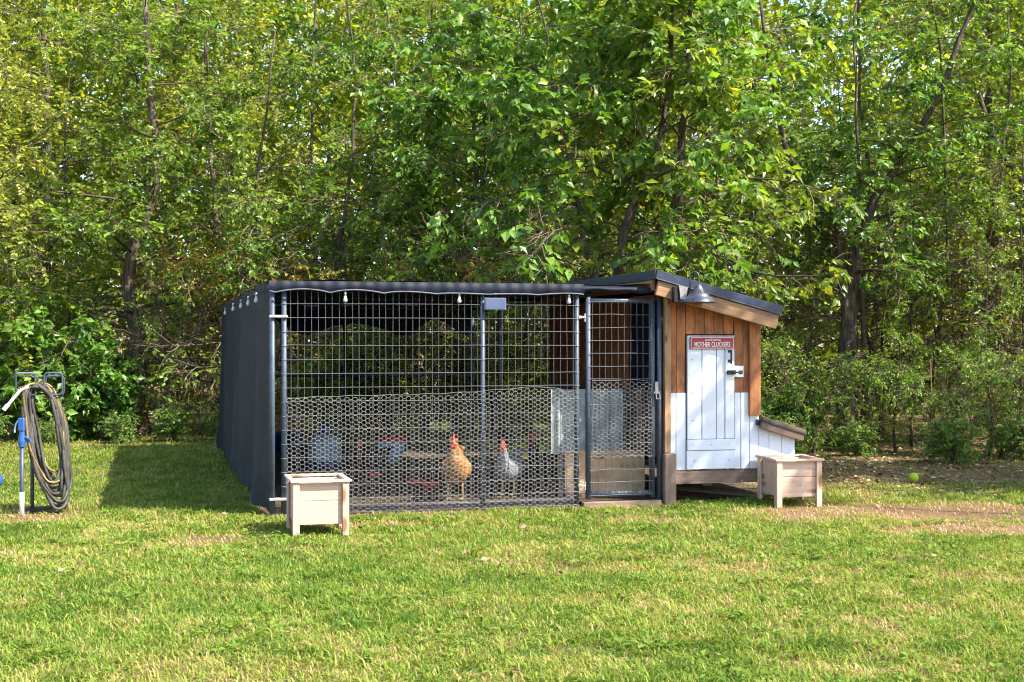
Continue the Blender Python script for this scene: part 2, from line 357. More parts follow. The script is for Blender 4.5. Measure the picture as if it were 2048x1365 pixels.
# ---- lawn
rg = np.random.RandomState(11)
def lawn():
    xs, ys = [], []
    for y0, y1, dens in ((4.4, 6, 9500), (6, 8, 7500), (8, 10.2, 5600), (10.2, 13, 3300), (13, 17, 1900), (17, 23, 900)):
        hw = .385*y1 + 1.3; n = int((y1-y0)*2*hw*dens)
        xs.append(rg.uniform(-hw, hw, n)); ys.append(rg.uniform(y0, y1, n))
    x = np.concatenate(xs); y = np.concatenate(ys)
    dry = np.clip((fnoise(x, y, .55)-.40)*2.0, 0, 1)*.6 + .5*np.clip((fnoise(x+40, y, 2.2)-.45)*2.4, 0, 1)
    bare = np.zeros_like(x)
    for cx, cy, rx, ry, s in ((3.4, 10.4, 1.6, .6, 1.), (3.4, 9.5, .9, .35, .95), (4.6, 9.6, .9, .6, .95), (2.3, 10.05, .7, .2, .7), (-2.05, 8.95, .4, .3, .95), (-3.75, 10.15, .7, .45, .8), (-1.0, 9.75, .55, .16, .8), (.95, 9.95, .5, .2, .55),
                               (-2.6, 7.0, .5, .3, .55), (.3, 7.9, 1.1, .3, .6), (1.6, 6.4, .7, .35, .5), (-3.4, 8.3, .6, .35, .6), (2.9, 7.6, .6, .3, .5), (1.5, 5.5, .8, .25, .5), (-1.5, 5.5, .4, .2, .5)):
        q = ((x-cx)/rx)**2 + ((y-cy)/ry)**2 + 1.8*(fnoise(x, y, 2.6)-.5)
        bare = np.maximum(bare, (s if cy > 8.8 else s*.62)*np.clip(1.35-q, 0, 1)*(1. if cx > 2 and cy > 9 else np.clip(.25+1.5*vnoise(x+3, y+1, 9.), 0, 1)))
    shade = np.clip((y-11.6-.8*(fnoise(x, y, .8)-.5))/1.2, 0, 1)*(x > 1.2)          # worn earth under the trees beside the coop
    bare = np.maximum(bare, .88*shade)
    far = np.clip((y-17.5)/2, 0, 1)*(x < -2.)
    bare = np.maximum(bare, .7*far)
    a, b = toK(x, y)
    inside = (a > -.06) & (a < 3.2) & (b > -.03) & (b < 6.6)
    under = (a > 3.1) & (a < 4.35) & (b > .12) & (b < 3.4)
    edge = np.clip(1 - np.abs(b+.1)/.25, 0, 1)*(a > -.2)*(a < 3.3)
    bare = np.maximum(bare, .75*np.clip(1-np.abs(b+.06)/(.05+.14*fnoise(x, y, 3.)), 0, 1)*(a > -.1)*(a < 3.3))
    keep = (~inside) & (~under) & (rg.rand(len(x)) > bare*.86) & (rg.rand(len(x)) > np.clip(.75-fnoise(x+9, y, 5.)*1.5, 0, .55))
    x, y, dry, bare = x[keep], y[keep], dry[keep], bare[keep]; n = len(x)
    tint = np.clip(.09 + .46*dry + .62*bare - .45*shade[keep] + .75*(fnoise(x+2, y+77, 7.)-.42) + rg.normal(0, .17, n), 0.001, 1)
    tint = np.where(rg.rand(n) < .07, np.clip(tint+.45, 0, 1), tint)
    L = (.028+.030*rg.rand(n)**1.4)*(1-.35*bare)*(.5+.95*fnoise(x+5, y+3, 2.4)); L = np.where(rg.rand(n) < .03, L*1.6, L)
    wd = (.0019+.0021*rg.rand(n))*(.75+.055*y)
    az = 14*fnoise(x+3, y+8, 4.5)+rg.normal(0, 1.7, n); ln = rg.uniform(.3, 1.4, n)
    d = np.stack([np.cos(az), np.sin(az), np.zeros(n)], -1); sd_ = np.stack([-np.sin(az+.6*rg.normal(0, 1, n)), np.cos(az), np.zeros(n)], -1)
    p0 = np.stack([x, y, gz(x, y)-.004], -1); up = np.array([0, 0, 1.])
    p1 = p0 + L[:, None]*(.55*up + .32*ln[:, None]*d); p2 = p0 + L[:, None]*((.95-.35*ln[:, None]*.8)*up + ln[:, None]*.95*d)
    W = wd[:, None]
    v = np.stack([p0-sd_*W, p0+sd_*W, p1+sd_*W*.8, p1-sd_*W*.8, p2], 1).reshape(-1, 3)
    k = np.arange(n)[:, None]*5
    mb = MB().add(v, np.concatenate([k+[[0, 1, 2]], k+[[0, 2, 3]], k+[[3, 2, 4]]]), 0, np.repeat(tint, 5))
    nc = 420; cx_ = rg.uniform(-4, 4, nc); cy_ = rg.uniform(4.6, 10.3, nc); a_, b_ = toK(cx_, cy_); ok = ~((a_ > -.1) & (b_ > -.15)) & (fnoise(cx_+7, cy_+2, .9) > .45)
    cx_, cy_ = cx_[ok], cy_[ok]; kk = rg.randint(6, 20, len(cx_)); R_ = np.repeat(rg.uniform(.03, .10, len(cx_)), kk)
    X = np.repeat(cx_, kk); Y = np.repeat(cy_, kk); n2 = len(X); th = rg.uniform(0, 2*PI, n2); rr = R_*np.sqrt(rg.rand(n2)); X = X+rr*np.cos(th); Y = Y+rr*np.sin(th)
    D = np.stack([np.cos(th), np.sin(th), rg.uniform(-.1, .7, n2)], -1); N = np.stack([rg.normal(0, .3, n2), rg.normal(0, .3, n2), np.ones(n2)], -1)
    mb.leaves(np.stack([X, Y, gz(X, Y)+rg.uniform(.015, .04, n2)], -1), D, N, rg.uniform(.022, .055, n2), np.clip(rg.normal(.16, .08, n2), .01, 1), .32)
    return mb
lw = lawn().build('lawn_grass', M['grass']); tag(lw, 'short mown lawn grass with dry yellow patches', 'grass', kind='stuff')

# ---- leaf litter
def litter():
    n = 7000; x = np.where(rg.rand(n) < .45, rg.uniform(2.2, 6.8, n), rg.uniform(-9, 9, n)); y = np.where(x > 2.2, rg.uniform(11.6, 19, n), rg.uniform(11, 22, n))
    a, b = toK(x, y)
    ok = ~((a > -.1) & (a < 4.3) & (b > -.1) & (b < 6.6)) & ((y > 16.5) | (x > 1.5))
    x2 = rg.uniform(-4, 4, 70); y2 = rg.uniform(5, 11, 70); a2, b2 = toK(x2, y2); k2 = ~((a2 > -.1) & (b2 > -.1))
    x = np.concatenate([x[ok], x2[k2]]); y = np.concatenate([y[ok], y2[k2]]); n = len(x)
    az = rg.uniform(0, 2*PI, n); D = np.stack([np.cos(az), np.sin(az), rg.normal(0, .15, n)], -1)
    N = np.stack([rg.normal(0, .35, n), rg.normal(0, .35, n), np.ones(n)], -1)
    z = gz(x, y)+np.where(y > 11, .008, .03)
    t = NT('dead_leaf'); at = t.n('Attribute', attribute_name='tint')
    c = t.ramp(at.outputs['Fac'], [(0, (.10, .06, .035)), (.6, (.26, .17, .10)), (1, (.55, .46, .32))]); m = t.fin(t.bsdf(c, .8, spec=.2))
    return MB().leaves(np.stack([x, y, z], -1), D, N, rg.uniform(.03, .075, n), rg.uniform(.01, 1, n)*np.where(y > 11, 1, .72), .32).build('leaf_litter', m)
tag(litter(), 'scattered dry brown fallen leaves under the trees', 'leaves', kind='stuff')

# ================================================================== TREES
def spline(pts, n):
    p = np.array(pts, float); t = np.linspace(0, 1, len(p)); q = np.linspace(0, 1, n)
    if len(p) < 3: return np.stack([np.interp(q, t, p[:, k]) for k in range(3)], -1)
    out = []
    pp = np.vstack([2*p[0]-p[1], p, 2*p[-1]-p[-2]])
    for s in q*(len(p)-1):
        i = min(int(s), len(p)-2); u = s-i; a, b, c, d = pp[i:i+4]
        out.append(.5*((2*b)+(-a+c)*u+(2*a-5*b+4*c-d)*u*u+(-a+3*b-3*c+d)*u**3))
    return np.array(out)
def wander(rs, p, d, L, n, curl, grav):
    p = np.array(p, float); d = nrm(d); out = [p.copy()]; st = L/(n-1)
    for i in range(n-1):
        d = nrm(d + rs.normal(0, curl, 3) + np.array([0, 0, grav])); p = p + d*st; out.append(p.copy())
    return np.array(out)
def frame_perp(d, rs):
    r = rs.normal(0, 1, 3); return nrm(r - d*(r @ d))
def grow(seed, stems, nb=20, bl=2.0, f0=.25, ns=8, nt=4, nl=11, leaf=.085, wr=.3, elev=(.1, .7), grav=-.03, droop=.35, dead=0, yellow=.1, bare_low=0., up=.0, twr=.0035, spread=.5, wob=.09):
    rs = np.random.RandomState(seed); wood_ = MB(); cr = MB(); P, D, N, S, T = [], [], [], [], []
    for pts, r0, r1, wgt in stems:
        sp = spline(pts, 18); ph = rs.uniform(0, 6, 4); zz = np.linspace(0, 1, 18); sp[:, 0] += wob*np.sqrt(zz)*(np.sin(zz*7+ph[0])+.6*np.sin(zz*15+ph[1])-np.sin(ph[0])*(1-zz)); sp[:, 1] += wob*np.sqrt(zz)*(np.sin(zz*6+ph[2])+.5*np.sin(zz*13+ph[3])); sp[1:-1] += rs.normal(0, .015, (16, 3)); rad = r0 + (r1*.55-r0)*np.linspace(0, 1, 18)**.62; rad[0] *= 1.35; rad[1] *= 1.1
        wood_.tube(sp, rad, 8)
        ht = sp[-1, 2]
        for b in range(int(nb*wgt)):
            f = f0 + (1-f0)*((b+rs.rand())/max(1, int(nb*wgt))); k = min(int(f*17), 16); p = sp[k]+(sp[k+1]-sp[k])*(f*17-k)
            az = b*2.4 + rs.uniform(-.5, .5); e = rs.uniform(*elev)
            d = np.array([math.cos(az)*math.cos(e), math.sin(az)*math.cos(e), math.sin(e)])
            L = bl*(1.05-.55*f)*rs.uniform(.65, 1.2)
            br = wander(rs, p, d, L, 9, .13, grav); rb = max(.006, rad[k]*.42*rs.uniform(.6, 1))
            wood_.tube(br, np.linspace(rb, .005, 9), 5, False)
            for s_ in range(ns):
                g_ = .22+.78*(s_+rs.rand())/ns; i = min(int(g_*8), 7); q = br[i]+(br[i+1]-br[i])*(g_*8-i); td = nrm(br[i+1]-br[i])
                d2 = nrm(td*.75 + frame_perp(td, rs)*.8 + np.array([0, 0, up])); L2 = L*rs.uniform(.22, .42)*(1.15-.4*g_)
                sb = wander(rs, q, d2, L2, 5, .2, grav)
                cr.tube(sb, np.linspace(.006, .003, 5), 3, False, 1)
                isdead = rs.rand() < dead
                for k_ in range(nt):
                    h_ = (k_+rs.rand())/nt; j = min(int(h_*4), 3); q2 = sb[j]+(sb[j+1]-sb[j])*(h_*4-j)
                    d3 = nrm(nrm(sb[j+1]-sb[j])*.6+frame_perp(nrm(sb[j+1]-sb[j]), rs)*.8); L3 = rs.uniform(.16, .38)*(.6+.4*bl/2)
                    tw = wander(rs, q2, d3, L3, 4, .25, grav*2-.05)
                    cr.tube(tw, np.array([1., .9, .7, .4])*twr, 3, False, 1)
                    if isdead or q2[2] < bare_low*rs.rand()*1.6: continue
                    m = nl; u_ = (np.arange(m)+rs.rand(m))/m; jj = np.minimum((u_*3).astype(int), 2)
                    bp = tw[jj]+(tw[jj+1]-tw[jj])*(u_*3-jj)[:, None]; td3 = nrm(tw[jj+1]-tw[jj])
                    side = nrm(np.cross(td3, [0, 0, 1.])+1e-4)*np.where(np.arange(m) % 2, 1, -1)[:, None]
                    dd = td3*.5+side*.75+rs.normal(0, spread*.6, (m, 3))+np.array([0, 0, -droop])
                    P.append(bp); D.append(dd); N.append(np.array([0, 0, .8])+rs.normal(0, .55, (m, 3))+np.array([.25, -.2, 0])); S.append(leaf*rs.uniform(.45, 1.3, m)*rs.uniform(.8, 1.15))
                    base = .38 + .22*rs.normal(); T.append(np.where(rs.rand(m) < yellow, rs.uniform(.75, 1, m), np.clip(base+rs.normal(0, .13, m), .02, .78)))
    if P: cr.leaves(np.concatenate(P), np.concatenate(D), np.concatenate(N), np.concatenate(S), np.concatenate(T), wr)
    return wood_.mesh('trunk', M['bark'], True), cr.mesh('crown', [M['leaf'], M['twig']])

MODEL = {}
MODEL['oak'] = grow(1, [([(0, 0, -.1), (.03, 0, 1.4), (.0, .05, 3.0), (.15, 0, 4.6), (.1, .1, 7.2)], .175, .06, 1.)], 42, 2.5, .20, 9, 4, 11, .092, .29, (-.05, .6), -.02, bare_low=1.3, dead=.06)
MODEL['yellow'] = grow(2, [([(0, 0, -.1), (-.05, 0, 2), (.1, .1, 4.5), (0, 0, 8)], .10, .025, 1.)], 42, 2.2, .2, 9, 4, 12, .070, .30, (.0, .7), -.02, yellow=.14, bare_low=1.5)
MODEL['mulberry'] = grow(3, [([(0, 0, -.1), (.0, 0, 1.8), (.12, -.1, 3.2), (.5, -.4, 5.2), (.8, -.5, 7.2)], .13, .03, 1.), ([(0, 0, 1.2), (-.2, 0, 2.6), (-.7, -.2, 4.4), (-1.1, -.3, 6.2)], .07, .015, .7)], 24, 2.5, .34, 9, 4, 9, .135, .29, (-.1, .6), -.045, droop=.5, bare_low=3.3, dead=.08)
MODEL['vee'] = grow(4, [([(0, 0, -.1), (.0, 0, 1.3), (.05, 0, 2.6), (.45, 0, 3.7), (1.2, -.1, 5.2), (1.7, -.1, 6.8)], .15, .04, 1.), ([(.03, 0, 1.2), (.0, .1, 2.4), (-.35, .0, 3.4), (-.8, 0, 4.6), (-1.0, 0, 6.6)], .11, .03, .9), ([(.1, .05, -.1), (.22, .05, 1.6), (.25, 0, 3.2), (.1, 0, 5.2), (.2, 0, 7.4)], .05, .015, .7)], 17, 1.9, .3, 9, 4, 9, .10, .27, (.0, .8), -.03, dead=.16, bare_low=2.9)
MODEL['high'] = grow(14, [([(0, 0, -.1), (.05, 0, 2.5), (-.05, .05, 5), (.0, 0, 7.6)], .034, .014, 1.)], 15, 1.25, .60, 6, 3, 8, .10, .3, (.0, .7), -.03)
MODEL['slender'] = grow(5, [([(0, 0, -.1), (.06, 0, 2), (-.08, 0, 4.5), (.1, 0, 8.2)], .05, .014, 1.)], 24, 1.35, .16, 8, 3, 9, .085, .28, (.0, .8), -.03, dead=.25, bare_low=1.6)
MODEL['filler'] = grow(6, [([(0, 0, -.1), (.1, .05, 1.7), (-.1, 0, 3.8), (.2, 0, 6.6)], .07, .02, 1.), ([(0, 0, .4), (-.3, .1, 2.2), (-.5, 0, 4.5)], .04, .014, .5)], 26, 2.0, .12, 8, 4, 11, .078, .30, (-.1, .6), -.03, dead=.16, bare_low=2.8)
MODEL['bush'] = grow(7, [([(0, 0, -.05), (.15*math.cos(k), .15*math.sin(k), .5), (.55*math.cos(k), .55*math.sin(k), 1.25)], .022, .007, 1.) for k in (0, 1.3, 2.5, 3.8, 5.1)], 8, .85, .15, 5, 3, 10, .095, .32, (.0, .8), -.03, droop=.3, yellow=.03, wob=0.02)
MODEL['bramble'] = grow(8, [([(0, 0, -.05), (.2*math.cos(k), .2*math.sin(k), .7), (.6*math.cos(k), .6*math.sin(k), 1.5), (1.0*math.cos(k+.4), 1.0*math.sin(k+.4), 1.7)], .014, .005, 1.) for k in (.2, 1.1, 2.1, 3.3, 4.2, 5.4)], 9, .95, .12, 5, 3, 8, .062, .3, (-.4, .9), -.05, dead=.38, twr=.003, wob=0.03)
MODEL['brush'] = grow(18, [([(0, 0, -.05), (.15*math.cos(k), .15*math.sin(k), .8), (.4*math.cos(k), .4*math.sin(k), 1.7), (.9*math.cos(k+.4), .9*math.sin(k+.4), 2.1)], .016, .006, 1.) for k in (.2, 1.1, 2.1, 3.3, 4.2, 5.4)], 8, 1.0, .12, 5, 3, 5, .058, .3, (-.3, .9), -.03, dead=.66, twr=.0034, wob=.05)
MODEL['weed'] = grow(9, [([(0, 0, -.03), (.08*math.cos(k), .08*math.sin(k), .25), (.26*math.cos(k), .26*math.sin(k), .55)], .008, .003, 1.) for k in (0, 1., 2.2, 3.3, 4.4, 5.4)], 6, .34, .1, 4, 2, 7, .06, .3, (.1, .9), -.03, yellow=.05, wob=0.005)
def plant(name, model, label, cat, x, y, rz, s, col, group, sz=None):
    t = thing(name, label, cat, (x, y, float(gz(np.array([x]), np.array([y]))[0])), rz, group)
    tr, cr = MODEL[model]
    t.scale = (s, s, sz or s)
    link('trunk' if cat == 'tree' else 'stem', tr, t)
    c = link('crown' if cat == 'tree' else 'foliage', cr, t); c.color = (*col, 1)
    return t
G1 = (.125, .215, .022); G2 = (.175, .250, .024); G3 = (.105, .215, .030); G4 = (.225, .280, .030)
TG = 'trees along the wood edge'
for a in [
 ('oak_tree', 'oak', 'thick dark trunked tree with low spreading limbs behind the hose stand', -5.25, 19.0, .6, 1., G1),
 ('yellow_tree', 'yellow', 'yellowing small-leaved tree filling the top corner above the hose stand', -7.3, 18.2, 0, 1.05, G4),
 ('yellow_tree', 'yellow', 'yellow-green tree rising just behind the thick dark trunk', -4.6, 21.4, 2., 1.15, G4),
 ('slender_tree', 'slender', 'thin grey stem left of the thick dark trunk', -6.75, 20.6, 1., 1., G2),
 ('leafy_tree', 'filler', 'bushy green tree over the back corner of the shaded run', -3.45, 18.9, .4, 1., G1),
 ('leafy_tree', 'filler', 'dark stemmed green tree above the hanging bulb nearest the corner post', -2.35, 19.3, 2.2, 1.1, G3),
 ('slender_tree', 'slender', 'dark thin stem behind the middle of the long mesh panel', -1.75, 19.6, 3., 1.05, G1),
 ('mulberry_tree', 'mulberry', 'large-leaved tree arching over the middle post of the run', -.75, 19.4, 1.9, 1., G3),
 ('leafy_tree', 'filler', 'small-leaved green tree behind the little solar panel', .25, 19.0, 4., 1.05, G1),
 ('mulberry_tree', 'mulberry', 'reddish stemmed large-leaved tree just left of the coop roof peak', 1.2, 15.75, .2, 1.0, (.125, .245, .030)),
 ('mulberry_tree', 'mulberry', 'large-leaved tree with leaning stem directly above the barn lamp', 2.05, 16.3, 5.3, 1., G2),
 ('slender_tree', 'slender', 'pale thin stem rising behind the coop roof slope', 2.95, 18.8, 0., 1., G1),
 ('slender_tree', 'slender', 'second pale thin stem behind the coop roof slope', 3.25, 20.2, 4.4, 1.1, G2),
 ('vee_tree', 'vee', 'many-stemmed tree forking into a wide V beside the coop', 4.2, 17.0, 0, 1., G3),
 ('slender_tree', 'slender', 'dark slim stem in the tangle between the V-forked tree and the frame edge', 5.45, 17.3, 2.1, .95, G1),
 ('leafy_tree', 'filler', 'leafy tree at the far end of the thicket past the V-forked tree', 6.45, 17.8, 1.1, 1., G2),
 ('vee_tree', 'vee', 'forked tree with hanging leaves at the edge of the frame', 7.5, 18.0, 2.6, .95, G2),
]: plant(a[0], a[1], a[2], 'tree', a[3], a[4], a[5], a[6], a[7], TG, a[6]*.86)
plant('mulberry_tree', 'mulberry', 'nearest large-leaved tree whose branches hang over the bare ground', 'tree', 8.0, 11.7, 3.6, .98, G3, TG)
plant('tall_tree', 'high', 'tall bare-trunked tree beside the lawn that throws dappled shade on the coop door', 'tree', 6.05, 9.45, 1., 1., G3, TG)
plant('oak_tree', 'oak', 'broad tree just outside the frame shading the bare earth by the ball', 'tree', 7.3, 11.6, 1., .75, G1, TG)
plant('oak_tree', 'oak', 'broad tree just outside the frame shading the thicket foot', 'tree', 8.5, 12.7, 3., .8, G1, TG)
rp = random.Random(4)
BG = [(-9.2, 21), (-7.9, 23), (-6.0, 23.6), (-3.2, 22.4), (-1.2, 22.2), (.6, 22.0), (2.0, 22.6), (3.9, 22.0), (5.6, 21.4), (7.4, 21.0), (9.0, 20)]
where = ['beyond the hose stand', 'beyond the thick dark trunk', 'beyond the yellow-green tree', 'beyond the run back corner', 'beyond the run middle', 'beyond the solar panel', 'beyond the coop roof peak', 'beyond the coop roof slope', 'beyond the V-forked tree', 'beyond the thicket', 'beyond the frame edge thicket']
for i, (x, y) in enumerate(BG):
    plant('woodland_tree', ['filler', 'oak', 'yellow', 'slender'][i % 4], 'sunlit yellow-green tree deeper in the wood ' + where[i], 'tree', x, y, rp.uniform(0, 6), rp.uniform(1.05, 1.3), G4 if i % 2 else G2, 'trees deeper in the wood')

# far woodland mass
def woodland():
    rs = np.random.RandomState(31); n = 26000; m = 10
    x = rs.uniform(-16, 16, n); y = rs.uniform(24, 31, n); z = .1+10.3*rs.rand(n)
    k = fnoise(x*1.0+y*.4, z+y, .8) > .33; x, y, z = x[k], y[k], z[k]; n = len(x)
    c = np.stack([x, y, z], -1); tw = nrm(rs.normal(0, 1, (n, 3))+[0, 0, .3])
    mb = MB()
    for i in range(0, n, 3): mb.tube(np.array([c[i]-tw[i]*.3, c[i], c[i]+tw[i]*.5]), [.012, .009, .004], 3, False, 1)
    u = rs.uniform(-.2, .6, (n, m)); P = (c[:, None]+tw[:, None]*u[..., None]).reshape(-1, 3)+rs.normal(0, .10, (n*m, 3))
    D = rs.normal(0, .7, (n*m, 3))+np.repeat(tw, m, 0)*.4+[0, 0, -.3]; N = rs.normal(0, .55, (n*m, 3))+[.3, -.2, .8]
    T = np.clip(np.repeat(.45+.15*rs.normal(0, 1, n), m)+rs.normal(0, .12, n*m), .02, .95)
    mb.leaves(P, D, N, rs.uniform(.11, .22, n*m), T, .34, simple=True)
    o = mb.build('woodland_foliage', [M['leaf'], M['twig']]); o.color = (.26, .33, .035, 1); return o
tag(woodland(), 'sunlit yellow-green foliage of the wood far behind the trees', 'foliage', kind='stuff')

# shrubs, brambles, weeds
BU = 'shrubs at the wood edge'
for a in [
 ('leafy_bush', 'bush', 'big broad-leaved bush directly behind the hose stand', -6.1, 18.2, 0., 1.15, (0.105, 0.230, 0.030)),
 ('leafy_bush', 'bush', 'broad-leaved bush at the frame edge behind the hose stand', -7.1, 18.5, 1.7, 1.35, (0.150, 0.257, 0.030)),
 ('leafy_bush', 'bush', 'smaller broad-leaved bush at the foot of the thick dark trunk', -5.55, 18.2, 3.4, .6, (0.090, 0.203, 0.030)),
 ('bramble', 'brush', 'brown twiggy bramble between the thick trunk and the shaded run', -4.35, 18.9, .5, .95, (.20, .22, .03)),
 ('bramble', 'bramble', 'dry tangled bramble against the run back corner', -3.8, 19.4, 2.5, 1.25, (0.285, 0.216, 0.030)),
 ('leafy_bush', 'bush', 'bush seen through the mesh behind the back of the run', -2.2, 18.2, 2.2, .95, (0.180, 0.230, 0.030)),
 ('bramble', 'bramble', 'twiggy bramble seen through the mesh left of the middle post', -1.2, 18.7, 4.1, 1.2, (0.255, 0.230, 0.030)),
 ('leafy_bush', 'bush', 'bush seen through the mesh behind the solar panel', -.1, 18.3, 5.0, 1., (0.210, 0.230, 0.030)),
 ('bramble', 'brush', 'tangled bramble behind the coop roof peak', 1.2, 18.9, 1.1, 1.2, (.22, .26, .03)),
 ('bramble', 'brush', 'tangled brown bramble behind the coop roof slope', 2.8, 18.2, 3.3, 1.25, (.22, .26, .03)),
 ('leafy_bush', 'bush', 'bush growing against the nest box lid', 3.15, 15.9, .4, .55, (.10, .21, .03)),
 ('bramble', 'brush', 'twiggy bramble behind the nest box lid', 3.4, 17.9, 2.4, 1.1, (.22, .28, .03)),
 ('bramble', 'brush', 'twiggy bramble just past the V-forked tree', 4.9, 17.9, 0.2, 1.2, (.22, .28, .03)),
 ('bramble', 'brush', 'tall twiggy bramble at the far end of the bare ground', 5.7, 17.4, 5.2, 1.2, (.22, .28, .03)),
 ('bramble', 'bramble', 'low green bramble nearest the nest box', 3.55, 15.9, 1.3, .62, (.12, .23, .03)),
 ('bramble', 'bramble', 'low green bramble in front of the V-forked tree', 4.3, 16.2, 2.6, .55, (.12, .24, .03)),
 ('bramble', 'bramble', 'low green bramble behind the yellow-green ball', 4.95, 15.6, 4.4, .5, (.13, .25, .03)),
 ('bramble', 'bramble', 'low green bramble before the dry stalks', 5.6, 15.5, .8, .6, (.14, .26, .03)),
 ('bramble', 'bramble', 'low green bramble past the dry stalks by the frame edge', 6.2, 15.4, 3.6, .65, (.14, .26, .03)),
 ('bramble', 'brush', 'twiggy bramble farthest past the bare ground by the frame edge', 6.5, 17.0, 3.2, 1.2, (.22, .28, .03)),
]: plant(a[0], a[1], a[2], 'shrub', a[3], a[4], a[5], a[6], a[7], BU)
for x, y, rz, sc0, lab in ((3.05, 16.6, .3, .44, 'young sapling rising behind the nest box'), (3.75, 17.2, 1.9, .55, 'young sapling between the nest box and the V-forked tree'), (4.55, 16.0, 2.7, .36, 'short young sapling just past the V-forked tree'), (5.0, 16.9, 4.0, .5, 'taller young sapling past the V-forked tree'), (5.55, 15.7, 5.1, .38, 'short young sapling beside the dry stalks'), (6.15, 16.3, .9, .52, 'tall young sapling past the dry stalks'), (6.6, 15.6, 3.0, .42, 'young sapling nearest the frame edge past the dry stalks'),
    (-4.75, 18.4, 1.2, .42, 'young sapling between the thick dark trunk and the brown bramble'), (-6.6, 17.7, 2.2, .33, 'young sapling among the broad-leaved bushes'), (-1.7, 18.0, 2.9, .4, 'young sapling seen through the mesh behind the run back')):
    plant('sapling', 'slender', lab, 'tree', x, y, rz, sc0, (.15, .27, .03), 'saplings at the wood edge')
WE = 'weeds along the wood edge'
rw = random.Random(12)
wx = [(-6.7, 17.2), (-5.9, 17.3), (-5.1, 17.6), (-4.5, 17.9), (-3.9, 18.1), (3.05, 15.2), (3.95, 15.5), (4.75, 14.6), (5.7, 15.1)]
wl = ['at the frame edge under the bush behind the hose', 'just behind the coiled hose', 'below the thick dark trunk', 'before the brown bramble', 'nearest the shaded run side', 'nearest the nest box', 'at the foot of the V-forked tree', 'past the V-forked tree behind the yellow-green ball', 'below the dry stalks']
for i, (x, y) in enumerate(wx):
    plant('weed', 'weed', 'low leafy weed clump ' + wl[i], 'plant', x, y, rw.uniform(0, 6), rw.uniform(.4, .85), (.12, .24, .03), WE)
# dry upright stalks
for i, (x, y, h, lean, lab) in enumerate([(5.05, 16.0, 1.35, .02, 'leftmost tan dry stalk in the thicket'), (5.35, 16.1, 1.5, .05, 'middle tan dry stalk in the thicket'), (5.62, 16.0, 1.45, .25, 'leaning tan dry stalk in the thicket')]):
    m = MB(); rs = np.random.RandomState(50+i)
    for k in range(7): m.tube(wander(rs, (rs.normal(0, .04), rs.normal(0, .04), 0), (lean+rs.normal(0, .05), rs.normal(0, .05), 1), h*rs.uniform(.7, 1.05), 7, .04, 0), np.linspace(.008, .003, 7), 4, False)
    o = m.build('dry_stalk', wood('straw%d' % i, (.30, .19, .09), (.42, .29, .15), vary=.2)); o.location = (x, y, 0); tag(o, lab, 'plant', 'dry stalks in the thicket')

# ================================================================== THE RUN
run = thing('chicken_run', 'welded wire chicken run with black shade cloth roof and side', 'chicken run', KW(0, 0), RZ)
H = 1.74
def post(par, a, b, z0, z1, r=.021, name='post'): return MB().tube([(0, 0, 0), (0, 0, z1-z0)], r, 12).build(name, M['pipe'], par, True, (a, b, z0))
def rail(par, p, q, r=.018, name='rail', mat='pipe'):
    p = np.array(p, float); q = np.array(q, float); return MB().tube([(0, 0, 0), tuple(q-p)], r, 10).build(name, M[mat], par, True, tuple(p))
for a, z1 in ((0., 1.76), (.088, 1.74), (1.634, 1.745), (2.409, 1.74), (3.115, 1.73)): post(run, a, 0, -.05, z1)
for b in (2.1, 4.2, 6.5): post(run, -.0, b, -.05, 1.75)
for a, b in ((1.456, 6.5), (3.09, 6.5), (3.09, 5.1)): post(run, a, b, -.05, 1.75, .026)
rail(run, (.09, 0, 1.735), (2.41, 0, 1.735)); rail(run, (2.41, 0, 1.745), (3.12, 0, 1.735))
rail(run, (0, .0, 1.74), (0, 6.5, 1.74)); rail(run, (0, 6.5, 1.74), (3.09, 6.5, 1.74)); rail(run, (3.09, 3.4, 1.74), (3.09, 6.5, 1.74))
rail(run, (0, 6.5, .9), (3.09, 6.5, .9)); rail(run, (.09, 0, .06), (2.41, 0, .06), .012)
rail(run, (0, 3.2, 1.755), (3.1, 3.2, 1.755))
def weld(a0, a1, z0, z1, da, dz, r, off, sides=4, axis='x', fixed=0., jit=.002, seed=3):
    rs = np.random.RandomState(seed); m = MB(); n = max(2, int(round((a1-a0)/da))); k = max(2, int(round((z1-z0)/dz)))
    pt = (lambda s, o, z: (s, fixed+o, z)) if axis == 'x' else (lambda s, o, z: (fixed+o, s, z))
    for i in range(n+1):
        s = a0+(a1-a0)*i/n; j = rs.normal(0, jit, 4)
        m.tube([pt(s+j[q], off, z0+(z1-z0)*q/3) for q in range(4)], r, sides, False)
    for i in range(k+1):
        z = z0+(z1-z0)*i/k; j = rs.normal(0, jit, 4)
        m.tube([pt(a0-.028+(a1-a0+.056)*q/3, off-r*1.6, z+j[q]) for q in range(4)], r, sides, False)
    return m
WR = .0024
tag(weld(.138, 1.59, .02, 1.72, .0524, .1035, WR, -.021).build('wire_mesh', M['wire'], run), kind='stuff')
tag(weld(1.68, 2.375, .02, 1.72, .0524, .1035, WR, -.021, seed=4).build('wire_mesh', M['wire'], run), kind='stuff')
tag(weld(.05, 6.45, .02, 1.72, .0524*2, .1035, WR, .0, axis='y', fixed=0.02, seed=5).build('wire_mesh', M['wire'], run), kind='stuff')
tag(weld(.05, 3.05, .02, 1.72, .0524*2, .1035, .0018, .03, fixed=6.5, seed=6).build('wire_mesh', M['wire'], run), kind='stuff')
